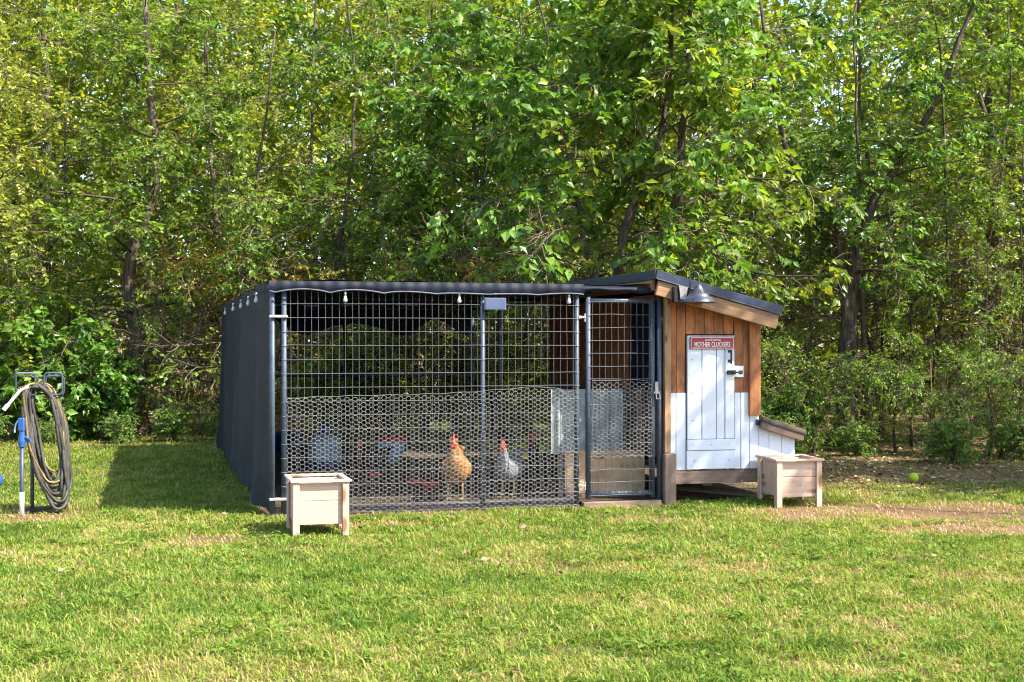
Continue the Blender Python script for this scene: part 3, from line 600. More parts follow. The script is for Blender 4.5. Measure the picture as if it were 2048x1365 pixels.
# tie rings where the mesh wraps the posts
for a in (.088, 1.634, 2.409):
    m = MB()
    for i in range(17):
        z = .02+1.70*i/16; an = np.linspace(0, 2*PI, 11)[:-1]
        m.tube(np.stack([.0235*np.cos(an), .0235*np.sin(an), z+.004*np.sin(an)], -1), .0028, 4, closed=True)
    tag(m.build('tie_ring', M['wire'], run, False, (a, 0, 0)), kind='stuff')
# chicken wire
def hexwire(a0, a1, z0, topf, pw=.0315, ph=.0345, off=-.03, r=.0015, seed=1, wave=.012):
    rs = np.random.RandomState(seed); m = MB(); nc = int((a1-a0)/pw)+1; nr = int(1.2/ph)
    W = pw/.75/2
    def node(x, z): 
        return np.array([x+.004*math.sin(z*17+x*5)+.003*math.sin(z*41), off+wave*math.sin(x*3.1+z*2.2)*math.sin(z*4+1), z+.006*math.sin(x*4.1)+.003*math.sin(x*23)])
    seg = []
    for c in range(nc):
        cx = a0+pw*(c+.5)
        for k in range(-1, nr):
            cz = z0+ph*(k+.5+(.5 if c % 2 else 0))
            if cz < z0 or cz > topf(cx): continue
            tl = (cx-W/2, cz+ph/2); trr = (cx+W/2, cz+ph/2); rt = (cx+W, cz); bl = (cx-W/2, cz-ph/2); br = (cx+W/2, cz-ph/2); lf = (cx-W, cz)
            seg += [(tl, trr, 1.35), (trr, rt, 1), (lf, tl, 1)]
            if cz-ph < z0: seg += [(bl, br, 1.35), (br, rt, 1), (lf, bl, 1)]
            if c == 0: seg += [(lf, bl, 1)]
            if c == nc-1: seg += [(rt, br, 1)]
    for p, q, k in seg:
        m.tube([node(*p), node(*q)], r*k, 3, False)
    xs = np.arange(a0, a1, pw/2)
    m.tube([node(x, topf(x)+.02) for x in xs], r*1.2, 3, False)
    return m
tf = lambda x: np.interp(x, [.1, .5, 1.0, 1.6, 2.1, 2.24, 2.30, 2.42], [.875, .885, .90, .915, .945, .93, .90, .93])
tag(hexwire(.11, 2.395, .03, tf).build('chicken_wire', M['hexwire'], run), kind='stuff')
# clamps between the two corner posts
for z in (1.515, .135):
    MB().box((.044, -.012, z), (.140, .048, .022), ch=.006).build('clamp', M['clamp'], run)
MB().box((.0, 6.47, 1.42), (.06, .06, .03), ch=.004).build('clamp', M['cream'], run)
# shade cloth : roof, side, rear, front flap
def cloth_grid(f, nu, nv): return MB().grid([[f(i/(nu-1), j/(nv-1)) for j in range(nv)] for i in range(nu)])
def roof_f(u, v):
    a = -.02+3.14*u; b = -.035+6.57*v
    sag = .05*math.sin(u*PI)*abs(math.sin(v*PI*2))+.012*math.sin(u*31+v*9)
    return (a, b, 1.785-sag*.5+.008*math.sin(v*40+u*7))
cloth_grid(roof_f, 40, 50).build('shade_cloth_roof', M['cloth'], run, True)
def flap_f(u, v):
    a = -.03+(2.46+.03)*u; sc_ = abs(math.sin(PI*(a-.02)/.41)); low = .058-.026*sc_**.7*(.65+.45*math.sin(a*2.3+.8))
    z = 1.785-v*(low+.03); b = -.045-.012*math.sin(v*PI)-.014*v*sc_+.004*math.sin(a*60)
    return (a, b, z)
cloth_grid(flap_f, 170, 7).build('shade_cloth_edge', M['cloth'], run, True)
# rolled hem along the scallops
m = MB(); xs = np.linspace(-.03, 2.45, 160)
m.tube([(a, -.062, 1.785-(.091-.026*abs(math.sin(PI*(a-.02)/.41))**.7*(.65+.45*math.sin(a*2.3+.8)))) for a in xs], .006, 5); m.build('hem', plain('hem_cord', (.10, .11, .14), .5, 0, .3, 20), run, True)
def flap2_f(u, v): a = 2.44+.70*u; return (a, -.03-.028*math.sin(v*PI), 1.775-.05*v-.012*u+.006*math.sin(a*25)*v)
cloth_grid(flap2_f, 30, 6).build('shade_cloth_edge', M['cloth'], run, True)
def side_f(u, v):
    b = .03+6.5*u; z = 1.78-1.755*v
    fold = .045*math.sin(b*4.6+.9*math.sin(b*1.7)+.5*v)*(.45+.8*v)+.012*math.sin(b*13+v*2)
    return (-.030-.005*v-.01*v*v+fold+.02*math.sin(v*PI)*math.sin(b*2.1), b, z)
cloth_grid(side_f, 120, 16).build('shade_cloth_side', M['cloth'], run, True)
def rear_f(u, v):
    a = 3.1*u; low = .20+.16*abs(math.cos(PI*a/1.05))**1.6+.03*math.sin(a*9); return (a, 6.545+.02*math.sin(a*14+v*3), 1.78-v*low)
cloth_grid(rear_f, 60, 8).build('shade_cloth_rear', M['cloth'], run, True)
# base timbers
board('base_timber', run, (1.20, .05, .035), 2.35, .06, .07, (1, 0, 0), (0, 1, 0), M['oldwood'])
board('threshold', run, (2.78, -.03, .015), .66, .07, .05, (1, 0, 0), (0, 1, 0), M['oldwood'])
# gate
gate = part('gate', run, (2.506, 0, 0))
gw = .547
for x in (0, gw): MB().tube([(0, 0, 0), (0, 0, 1.625)], .022, 12).build('gate_post', M['pipe'], gate, True, (x, 0, .06))
for z in (.10, 1.655): MB().tube([(0, 0, 0), (gw, 0, 0)], .021, 12).build('gate_rail', M['pipe'], gate, True, (0, 0, z))
tag(weld(.033, gw-.033, .09, 1.645, .0524, .1035, WR, -.024, seed=8).build('gate_mesh', M['wire'], gate), kind='stuff')
tag(hexwire(.03, gw-.03, .405, lambda x: .99, off=-.032, wave=.003, seed=2).build('gate_chicken_wire', M['hexwire'], gate), kind='stuff')
m = MB()
for i in range(10):
    an = np.linspace(0, 2*PI, 11)[:-1]; m.tube(np.stack([.05*(i+.5)+.006*np.sin(an)+0*an, .024*np.cos(an), .10+.024*np.sin(an)], -1), .0028, 4, closed=True)
tag(m.build('tie_ring', M['wire'], gate), kind='stuff')
for z in (1.52, .17):
    h = MB(); h.box((-.05, -.012, z), (.05, .03, .018), ch=.004); h.tube([(-.032, -.016, z-.035), (-.032, -.016, z+.03)], .008, 8); h.box((-.075, -.0, z), (.03, .05, .025), ch=.003); h.build('hinge', M['steel'], gate)
lt = MB(); lt.box((gw+.028, -.03, .955), (.03, .012, .09), ch=.003); lt.tube([(gw+.02, -.04, .91), (gw+.02, -.05, .86), (gw+.05, -.05, .86), (gw+.05, -.04, .905)], .006, 6, closed=True); lt.box((gw+.03, -.02, .91), (.055, .03, .02), ch=.003); lt.build('latch', M['steel'], gate)

# ================================================================== THE COOP
coop = thing('chicken_coop', 'small brown and white wooden chicken coop with sloping roof', 'chicken coop', KW(3.148, 0), RZ)
def cx(a): return a-3.148
W = cx(4.0); DP = 3.25
roofz = lambda x: 1.675-.212*x          # underside of the rafter line, front
fw = part('front_wall', coop)
def vboard(par, x0, x1, z0, z1, y, mat, th=.02, name='board', gap=.0035): return board(name, par, ((x0+x1)/2, y, (z0+z1)/2), z1-z0, x1-x0-gap, th, (0, 0, 1), (1, 0, 0), mat)
rb = random.Random(2)
# brown tongue boards around the door
for x0, x1, zlo in ((.055, .118, .905), (.118, .20, .905), (.20, .281, 1.385), (.281, .365, 1.385), (.365, .449, 1.385), (.449, .535, 1.385), (.535, .625, 1.385), (.63, .71, .905), (.71, .765, .905)):
    vboard(fw, x0, x1, zlo, roofz((x0+x1)/2)+.06, .012+rb.uniform(0, .003), M['cedar'])
for x0, x1, y in ((.0, .056, -.012),): vboard(fw, x0, x1, .42, 1.70, y, M['fascia'], .055, 'corner_post')
board('corner_board', fw, (cx(3.951), -.018, 1.115), .80, .098, .036, (0, 0, 1), (1, 0, 0), M['cedar'])
# white grooved siding
for x0, x1 in ((.060, .112), (.114, .200)): vboard(fw, x0, x1, .272, .905, .006, M['white'], .016, 'siding_board', .002)
for x0, x1 in ((.632, .685), (.687, .765)): vboard(fw, x0, x1, .272, .903, .006, M['white'], .016, 'siding_board', .002)
vboard(fw, .767, .85, .272, .72, .006, M['white'], .016, 'siding_board', .002)
board('sill_beam', fw, (.43, .02, .212), .80, .105, .07, (1, 0, 0), (0, 0, 1), M['oldwood'])
board('leg', coop, (.042, -.02, .20), .43, .10, .09, (0, 0, 1), (1, 0, 0), M['oldwood'], .006)
board('leg', coop, (.80, 1.0, .08), .18, .09, .09, (0, 0, 1), (1, 0, 0), M['oldwood'], .006)
board('leg', coop, (.05, DP-.06, .13), .30, .09, .09, (0, 0, 1), (1, 0, 0), M['oldwood'], .006)
board('leg', coop, (.80, DP-.06, .13), .30, .09, .09, (0, 0, 1), (1, 0, 0), M['oldwood'], .006)
# inner (run side) wall, far end wall, back and side wall
sw = part('run_side_wall', coop)
nb = 20; 
for i in range(nb):
    y0 = .72+(DP-.72)*i/nb; y1 = .72+(DP-.72)*(i+1)/nb
    board('board', sw, (.012, (y0+y1)/2, 1.30), .80, y1-y0-.004, .02, (0, 0, 1), (0, 1, 0), M['cedar'])
    board('skirt_board', sw, (.016, (y0+y1)/2, .635), .53, y1-y0+.002, .012, (0, 0, 1), (0, 1, 0), M['oldwood'])
for i in range(5):
    y0 = .06+.132*i; board('skirt_board', sw, (.016, y0+.066, .635), .53, .131, .012, (0, 0, 1), (0, 1, 0), M['oldwood'])
cl = MB(); yy = np.linspace(.07, .72, 30); cl.grid([[(-.018+.012*math.sin(y*38+z*2), y, z) for y in yy] for z in np.linspace(.92, 1.66, 8)]).build('door_curtain', M['cloth'], sw, True)
board('door_header', sw, (.012, .40, 1.67), .72, .09, .03, (0, 1, 0), (0, 0, 1), M['cedar'])
ow = part('outer_wall', coop)
for i in range(22):
    y0 = .06+(DP-.06)*i/22; board('board', ow, (.825, y0+.072, .92), 1.15, .14, .02, (0, 0, 1), (0, 1, 0), M['cedar'])
bw = part('back_wall', coop)
for i in range(6):
    x0 = .02+.80*i/6; board('board', bw, (x0+.067, DP, .98), 1.38-.2*x0, .13, .02, (0, 0, 1), (1, 0, 0), M['cedar'])
board('floor_panel', coop, (.42, DP/2+.03, .29), DP-.1, .78, .03, (0, 1, 0), (1, 0, 0), M['oldwood'])
# roof
roof = part('roof', coop)
sl_ = math.atan(.258); dx = Vector((math.cos(sl_), 0, -math.sin(sl_)))
x0r, x1r = cx(3.02), cx(4.115); z0r = 1.868; L_ = (x1r-x0r)/math.cos(sl_)
mid = Vector((x0r, 0, z0r))+dx*L_/2
def onroof(x, off): return z0r-(x-x0r)*math.tan(sl_)+off
board('roof_deck', roof, (mid.x, DP/2-.03, mid.z+.006), DP+.30, L_, .05, (0, 1, 0), dx, M['rooftop'])
board('drip_edge', roof, (mid.x, -.190, mid.z-.004), L_+.006, .072, .010, dx, (0, 0, 1), M['roofmetal'])
board('drip_lip', roof, (mid.x, -.1985, mid.z-.041), L_+.006, .008, .012, dx, (0, 0, 1), M['pipe'])
board('high_edge', roof, (x0r-.008, DP/2-.03, z0r-.008), DP+.31, .075, .010, (0, 1, 0), (0, 0, 1), M['roofmetal'])
board('barge_board', roof, (mid.x-.012, -.165, mid.z-.105), L_-.045, .118, .036, dx, (0, 0, 1), M['fascia'])
board('rafter', roof, (mid.x-.012, DP-.0, mid.z-.085), L_-.045, .10, .036, dx, (0, 0, 1), M['fascia'])
board('ridge_board', roof, (x0r+.02, DP/2-.08, z0r-.085), DP-.02, .09, .03, (0, 1, 0), (0, 0, 1), M['fascia'])
for x in (.30, .62): board('purlin', roof, (x, DP/2-.08, onroof(x, -.055)), DP-.02, .05, .05, (0, 1, 0), (0, 0, 1), M['oldwood'])
m = MB(); rs = np.random.RandomState(3)
# dots of dappled light on the boards, modelled as small steel discs
for x, z in ((.075, 1.60), (.125, 1.585), (.10, 1.565), (.172, 1.585), (.215, 1.565), (.27, 1.535), (.325, 1.54), (.395, 1.525), (.43, 1.515), (.215, 1.425), (.265, 1.43), (.38, 1.42), (.43, 1.415), (.17, 1.32), (.065, 1.12), (.075, .96), (.165, 1.0)):
    MB().lathe([(.0, -.004), (.0045, -.004), (.0045, .001), (0, .002)], sides=8, rot=Matrix.Rotation(R(90), 3, 'X')).build('screw_or_light_dot', M['steel'], fw, True, (x, -.001, z))
# door
door = part('door', coop, (cx(3.352), -.014, 0))
dw = .422
for x0, x1 in ((0, .130), (.130, .258), (.258, .326), (.335, dw)): vboard(door, x0, x1, .525, 1.375, .006, M['white'], .022, 'door_plank', .006)
vboard(door, .322, .34, .525, 1.375, .013, M['white'], .012, 'door_plank', .002)
board('door_rail', door, (dw/2, -.002, .478), dw, .088, .026, (1, 0, 0), (0, 0, 1), M['white'])
board('door_rail', door, (dw/2, .002, .354), dw+.006, .152, .024, (1, 0, 0), (0, 0, 1), M['white'])
board('door_backing', door, (dw/2, .026, .82), 1.08, dw-.01, .010, (0, 0, 1), (1, 0, 0), M['oldwood'])
h = MB(); h.box((.372, -.046, 1.198), (.015, .013, .118), ch=.004)
for z in (1.245, 1.165): h.tube([(.372, -.045, z), (.372, -.006, z)], .005, 6); h.box((.372, -.008, z), (.02, .005, .022), ch=.001)
h.build('door_handle', M['black'], door)
h = MB(); h.box((.385, -.020, 1.072), (.075, .022, .034), ch=.003); h.tube([(.40, -.036, 1.072), (.475, -.036, 1.072)], .006, 8); h.box((.465, -.026, 1.072), (.03, .022, .03), ch=.003); h.tube([(.395, -.036, 1.072), (.395, -.06, 1.066)], .005, 6)
h.build('slide_bolt', M['black'], door)
board('strike_plate', fw, (cx(3.818), -.004, 1.078), .095, .080, .006, (0, 0, 1), (1, 0, 0), M['white'])
m = MB()
for x, z in ((.05, .68), (.34, .68), (.05, .48), (.21, .48), (.37, .48), (.06, .35), (.37, .35), (.05, .91), (.36, .91), (.04, 1.18)):
    MB().lathe([(0, -.003), (.0035, -.003), (.0035, .001), (0, .001)], sides=7, rot=Matrix.Rotation(R(90), 3, 'X')).build('screw_or_light_dot', M['black'], door, True, (x, -.0105-(.005 if z < .55 else 0), z))
# nest box
nest = part('nest_box', coop, (.84, 0, 0))
nx = cx(4.324)-.84
prof = [(0.0, .272), (nx, .272), (nx, .515), (0.0, .63)]
def prism(prof, y0, y1, mat, name, par):
    n = len(prof); v = [(x, y0, z) for x, z in prof]+[(x, y1, z) for x, z in prof]
    t = [[0, k, k+1] for k in range(1, n-1)]+[[n, n+k+1, n+k] for k in range(1, n-1)]
    for k in range(n): j = (k+1) % n; t += [[k, n+k, n+j], [k, n+j, j]]
    return MB().add(v, t).build(name, mat, par)
for x0, x1 in ((.012, .10), (.104, .215), (.219, nx)):
    f = lambda x: .63-.345*x
    prism([(x0, .272), (x1, .272), (x1, f(x1)), (x0, f(x0))], -.002, .014, M['white'], 'siding_board', nest)
prism([(.015, .28), (nx-.005, .28), (nx-.005, f(nx)-.005), (.015, f(.015)-.005)], .014, 1.5, M['white'], 'nest_body', nest)
ls = math.atan(.30); ld = Vector((math.cos(ls), 0, -math.sin(ls)))
board('nest_lid', nest, (.21, .70, .614), 1.56, .415, .02, (0, 1, 0), ld, M['rooftop'])
board('lid_edge', nest, (.20, -.055, .600), .40, .098, .034, ld, (0, 0, 1), M['lidwood'])
board('lid_edge', nest, (.388, .70, .548), 1.50, .09, .02, (0, 1, 0), (0, 0, 1), M['lidwood'])
board('lid_hinge_block', nest, (.01, .0, .655), .06, .05, .05, (1, 0, 0), (0, 0, 1), M['roofmetal'])
board('sill_beam', nest, (.19, .03, .225), .40, .08, .06, (1, 0, 0), (0, 0, 1), M['oldwood'])
# partition behind the gate
pt = thing('gate_partition', 'pale corrugated sheet over a plywood panel behind the wire gate', 'partition', KW(2.30, .35), RZ)
xx = np.linspace(0, .63, 120); MB().grid([[(x, .012*math.sin(x*2*PI/.085), z) for x in xx] for z in (.40, .66, .93)]).build('corrugated_sheet', M['corr'], pt, True)
board('plywood_panel', pt, (.46, -.025, .245), .70, .35, .016, (1, 0, 0), (0, 0, 1), M['ply'])
board('bottom_rail', pt, (.46, -.02, .055), .70, .05, .05, (1, 0, 0), (0, 0, 1), M['oldwood'])
for x in (.10, .78): board('post', pt, (x, .045, .47), .93, .05, .05, (0, 0, 1), (1, 0, 0), M['oldwood'])
# loose plank under the coop
b_ = board('loose_plank', None, (0, 0, 0), .95, .14, .035, (1, 0, 0), (0, 1, 0), M['oldwood']); b_.location = (1.72, 11.62, .03); b_.rotation_euler = (0, 0, R(-38)); tag(b_, 'weathered plank lying in the shadow under the coop', 'plank')

# barn lamp
lm = thing('barn_lamp', 'grey gooseneck barn lamp mounted on the coop barge board', 'lamp', KW(3.335, -.30, 1.655), RZ)
sh = MB().lathe([(.0, .118), (.024, .118), (.026, .108), (.032, .104), (.032, .096), (.045, .088), (.066, .052), (.084, .044), (.086, .034), (.112, .018), (.138, -.012), (.141, -.022), (.136, -.020), (.11, .012), (.08, .034), (.03, .09)], sides=32)
shade = sh.build('lamp_shade', M['lamp'], lm, True)
m = MB()
for k in range(22):
    an = k*2*PI/22; d = np.array([math.cos(an), math.sin(an)]); m.bar((*(d*.0495), .083), (*(d*.064), .058), .004, .002, up=(d[0], d[1], .6), ch=.0005)
tag(m.build('vent_slot', M['black'], shade), kind='stuff')
an = np.linspace(0, PI, 14); gx0, gx1 = -.052, .0
gp = [(gx0-.0, .12, .02), (gx0, .10, .05), (gx0, .06, .10), (gx0, .05, .16)]+[(gx0+(gx1-gx0)*(1-math.cos(t))/2, .05*(1+math.cos(t))/2, .185+.042*math.sin(t)) for t in an]+[(0, 0, .15), (0, 0, .115)]
MB().tube(spline(gp, 40), .0075, 8).build('gooseneck', M['lamp'], lm, True)
MB().lathe([(0, .128), (.016, .126), (.022, .115), (.022, .10), (0, .10)], sides=16).build('socket_cap', M['lamp'], lm, True)
sb = MB(); sb.box((-.168, .085, .045), (.035, .05, .125), ch=.004); mb_ = sb.build('mounting_box', M['black'], lm)
v = np.array([(-.150, .045, .120), (-.074, .045, .104), (-.090, .05, .012), (-.134, .05, .006)]); v2 = v+[0, .05, 0]
MB().add(np.vstack([v, v2]), [[0, 2, 1], [0, 3, 2], [4, 5, 6], [4, 6, 7], [0, 1, 5], [0, 5, 4], [1, 2, 6], [1, 6, 5], [2, 3, 7], [2, 7, 6], [3, 0, 4], [3, 4, 7]]).build('reflector_plate', M['silver'], lm)

# welcome sign
sg = thing('welcome_sign', 'red metal sign reading welcome MOTHER CLUCKERS on the white coop door', 'sign', KW(3.567, -.032, 1.3155), RZ)
def rrect(w_, h_, r, n=6):
    out = []
    for cx_, cy_, a0 in ((w_/2-r, h_/2-r, 0), (-w_/2+r, h_/2-r, 90), (-w_/2+r, -h_/2+r, 180), (w_/2-r, -h_/2+r, 270)):
        for k in range(n): a = R(a0+90*k/(n-1)); out.append((cx_+r*math.cos(a), cy_+r*math.sin(a)))
    return out
def plate(pts, y0, y1):
    n = len(pts); v = [(x, y0, z) for x, z in pts]+[(x, y1, z) for x, z in pts]
    t = [[0, k, k+1] for k in range(1, n-1)]+[[n, n+k+1, n+k] for k in range(1, n-1)]
    for k in range(n): j = (k+1) % n; t += [[k, n+k, n+j], [k, n+j, j]]
    return MB().add(v, t)
plate(rrect(.392, .104, .014), -.001, .004).build('sign_plate', M['signred'], sg)
bp = np.array([(x, -.0025, z) for x, z in rrect(.374, .088, .010)]); MB().tube(bp, .0030, 6, closed=True).build('sign_border', M['cream'], sg, True)
def text(body, name, size, sx, loc, shear=0., off=0.):
    cu = bpy.data.curves.new('t', 'FONT'); cu.body = body; cu.size = size; cu.align_x = 'CENTER'; cu.align_y = 'CENTER'; cu.extrude = .0012; cu.shear = shear; cu.offset = off; cu.resolution_u = 4
    to = bpy.data.objects.new('t', cu); C.objects.link(to); dg = bpy.context.evaluated_depsgraph_get(); me = bpy.data.meshes.new_from_object(to.evaluated_get(dg)); bpy.data.objects.remove(to)
    me.materials.clear(); me.materials.append(M['cream']); o = link(name, me, sg); o.rotation_euler = (R(90), 0, 0); o.scale = (sx, 1, 1); o.location = loc; return o
text('MOTHER CLUCKERS', 'lettering', .056, .62, (0, -.0025, -.015), 0, .0004)
text('welcome', 'script_lettering', .030, 1.3, (0, -.0025, .024), .45, .0)

# solar panel
sp = thing('solar_panel', 'small blue solar panel wired to the mesh beside the middle post', 'solar panel', KW(1.722, -.055, 1.62), RZ)
MB().box((0, 0, 0), (.176, .018, .096), ch=.003).build('frame', plain('solar_frame', (.10, .13, .20), .4), sp)
MB().box((0, -.0100, 0), (.160, .004, .080), ch=.001).build('cell', M['solar'], sp)
w1 = MB(); w1.tube(spline([(.0, .01, .04), (.03, 0, .09), (.05, .0, .10), (.09, .0, .055)], 12), .0022, 4); w1.tube(spline([(-.02, .01, .045), (-.01, 0, .085), (.05, 0, .07), (.075, 0, .06)], 12), .0022, 4); w1.build('cable', M['black'], sp)

# string light
st = thing('string_light', 'string of clear hanging bulbs along the run roof edge', 'string light', KW(0, 0, 0), RZ)
cp = [(a, .03, 1.712+.012*math.cos(a*2*PI/.93)) for a in np.linspace(.05, 2.4, 60)]; MB().tube(cp, .0035, 4).build('cord', M['black'], st)
cp = [(-.075, b, 1.735+.01*math.cos(b*5)) for b in np.linspace(.05, 6.3, 60)]; MB().tube(cp, .0035, 4).build('cord', M['black'], st)
bulbp = [(0, -.048), (.012, -.046), (.019, -.036), (.020, -.026), (.014, -.004), (.010, .012), (.009, .014)]
bulbp = [(a_*.85, b_*.85) for a_, b_ in bulbp]
bm = MB().lathe(bulbp, sides=14).mesh('bulb', M['glass'], True); sm_ = MB().lathe([(.0, .040), (.009, .040), (.0105, .012), (0, .012)], sides=10).mesh('socket', M['steel'], True)
for a, b, z in [(.545, -.05, 1.665), (1.435, -.05, 1.665), (2.33, -.05, 1.665), (-.085, .45, 1.67), (-.085, 1.35, 1.67), (-.085, 2.3, 1.67), (-.085, 3.5, 1.67), (-.085, 5.0, 1.66)]:
    bo = link('bulb', bm, st, (a, b, z)); link('socket', sm_, bo)

# ================================================================== PLANTER BOXES
def planter(label, x, y, rz):
    t = thing('planter_box', label, 'planter', (x, y, 0), rz, 'wooden planter boxes')
    Wd, D_, Ht = .40, .46, .388; lg = .045; p = M['pine']
    # rim: four mitred-looking boards
    for s in (-1, 1):
        board('rim_board', t, (0, s*(D_/2-.0145), Ht-.008), Wd+.012, .036, .018, (1, 0, 0), (0, 1, 0), p)
        board('rim_board', t, (s*(Wd/2-.0125), 0, Ht-.0085), D_-.066, .036, .0172, (0, 1, 0), (1, 0, 0), p)
        for q in (-1, 1):
            board('leg', t, (s*(Wd/2-.0325), q*(D_/2-.017), (Ht-.018)/2), Ht-.018, .045, .020, (0, 0, 1), (1, 0, 0), p)
            board('leg_side', t, (s*(Wd/2-.018), q*(D_/2-.050), (Ht-.018)/2), Ht-.018, .045, .018, (0, 0, 1), (0, 1, 0), p)
    for z, h_ in ((.305, .118), (.163, .160)):
        for s in (-1, 1):
            board('side_board', t, (0, s*(D_/2-.040), z), Wd-.062, h_, .018, (1, 0, 0), (0, 0, 1), p)
            board('side_board', t, (s*(Wd/2-.040), 0, z), D_-.10, h_, .018, (0, 1, 0), (0, 0, 1), p)
    board('bottom_board', t, (0, 0, .10), Wd-.09, D_-.11, .016, (1, 0, 0), (0, 1, 0), p)
    return t
def pl_at(cx_, cy_, rz):                # near left corner given
    return (cx_ + math.cos(rz)*.20 - math.sin(rz)*.23, cy_ + math.sin(rz)*.20 + math.cos(rz)*.23)
px_, py_ = pl_at(-1.485, 9.10, RZ); planter('pale pine planter box standing before the run corner post', px_, py_, RZ)
px_, py_ = pl_at(2.10, 10.74, R(10)); planter('pale pine planter box standing before the coop nest box', px_, py_, R(10))

# ================================================================== HOSE STAND
hs = thing('hose_stand', 'steel hose stand with two square loop brackets on the lawn', 'hose stand', (-3.70, 10.42, 0), 0)
MB().tube([(0, 0, -.1), (0, 0, .95)], .014, 10).build('post', M['pipe'], hs, True)
def loop(c, w_, h_, r, yaw, mat, name, flat=False):
    pts = rrect(w_, h_, .012 if flat else .03, 5); cy, sy = math.cos(yaw), math.sin(yaw)
    return MB().tube([(c[0]+x*cy, c[1]+x*sy, c[2]+z) for x, z in pts], r, 4 if flat else 8, closed=True).build(name, mat, hs, not flat)
loop((-.015, -.10, 1.0), .14, .17, .008, R(25), M['pipe'], 'bracket_loop', True)
loop((.155, .02, 1.0), .135, .17, .0068, R(22), M['pipe'], 'bracket_loop')
loop((.135, .12, .985), .135, .15, .0068, R(22), M['pipe'], 'bracket_loop')
for z in (.93, 1.06): MB().tube([(-.015, -.10, z), (0.04, 0, z-.01), (.155, .02, z)], .008, 6).build('arm', M['pipe'], hs); MB().tube([(.2, .05, z), (.19, .14, z-.02)], .007, 6).build('arm', M['pipe'], hs)
MB().bar((-.05, 0, .03), (.25, .05, .05), .12, .02, ch=.004).build('foot_plate', M['black'], hs)
def hose(name, label, loops, mat, r, seed):
    rs = np.random.RandomState(seed); pts = []
    n = 44
    loops = [(a_, b_*.82, c_*.8, d_, e_) for a_, b_, c_, d_, e_ in loops]
    for k, (bot, wd, off, yy, top) in enumerate(loops):
        nb_, nw, no, ny, ntp = loops[min(k+1, len(loops)-1)]
        for i in range(n):
            f = i/n; t = PI/2+2*PI*f; lerp = lambda a_, b_: a_+(b_-a_)*f
            b2, w2, o2, y2, t2 = lerp(bot, nb_), lerp(wd, nw), lerp(off, no), lerp(yy, ny), lerp(top, ntp)
            zc = (b2+t2)/2; hh = (t2-b2)/2; sz = math.sin(t); cxx = math.copysign(abs(math.cos(t))**.75, math.cos(t))
            dn = (1-sz)/2
            pts.append((.09+o2*dn+.5*w2*cxx*(1-.25*dn), y2+.07*cxx+.02*math.sin(5*t+k), zc+hh*math.copysign(abs(sz)**.9, sz)))
    o = MB().tube(np.array(pts), r, 8).build(name, mat, None, True, (-3.74, 10.42, 0)); return tag(o, label, 'hose', 'hoses on the stand')
hose('garden_hose', 'thick grey-brown garden hose looped many times over the stand', [(.03, .27, .20, -.06, .985), (.055, .22, .24, -.03, .97), (.10, .33, .15, .0, .99), (.06, .20, .25, .03, .965), (.25, .28, .12, -.08, .98), (.12, .33, .17, .05, .975), (.36, .24, .11, -.09, .99), (.08, .30, .18, .02, .96), (.19, .20, .21, .06, .985), (.30, .32, .13, -.05, .97), (.04, .24, .23, .04, .95), (.14, .30, .16, -.07, .99), (.05, .18, .27, .0, .97), (.22, .26, .2, .07, .98)], M['hose'], .0125, 1)
hose('yellow_hose', 'thinner yellow-brown hose looped over the stand among the grey coils', [(.33, .25, .13, -.11, 1.005), (.16, .30, .18, .02, .995), (.32, .27, .16, .05, 1.0)], M['yhose'], .0095, 2)
hy = thing('yard_hydrant', 'galvanised yard hydrant pipe with blue head beside the hose stand', 'hydrant', (-3.70, 10.20, 0), 0)
MB().tube([(0, 0, -.1), (0, 0, .56)], .0165, 12).build('standpipe', M['pipe'], hy, True)
MB().tube([(0, 0, .0), (0, 0, .19)], .0172, 12).build('painted_sleeve', M['cream'], hy, True)
hd = MB(); hd.lathe([(0, .53), (.024, .53), (.028, .57), (.022, .62), (.018, .66), (.0, .66)], sides=14); hd.box((.0, -.005, .70), (.045, .04, .10), ch=.006); hd.tube(spline([(.01, 0, .60), (.04, 0, .60), (.055, .02, .57)], 10), .013, 10); hd.build('valve_head', M['blue'], hy)
MB().tube(spline([(-.02, 0, .74), (-.045, 0, .70), (-.05, -.01, .64)], 8), .006, 6).build('pull_strap', M['paleblue'], hy)
lv = MB(); lv.tube([(-.01, 0, .96), (-.105, -.02, .84)], .0115, 10); lv.tube([(-.100, -.019, .847), (-.128, -.024, .812)], .0165, 10); lv.tube([(-.01, 0, .96), (.03, .05, .985)], .009, 8); lv.build('lever_handle', M['cream'], hy)
bl_ = MB().lathe([(0, -.07), (.04, -.06), (.066, -.028), (.07, 0), (.066, .028), (.04, .06), (0, .07)], sides=18).build('blue_ball', M['blue'], None, True, (-4.625, 12.1, .10)); bl_.location = (-4.63, 12.1, .08); tag(bl_, 'blue ball cut off by the frame edge beside the hose stand', 'ball')
tb = MB().lathe([(.045*math.sin(t), -.045*math.cos(t)) for t in np.linspace(.001, PI-.001, 12)], sides=18).build('play_ball', M['ball'], None, True, (3.77, 12.68, .05)); tag(tb, 'yellow-green ball lying on the bare ground under the trees', 'ball')

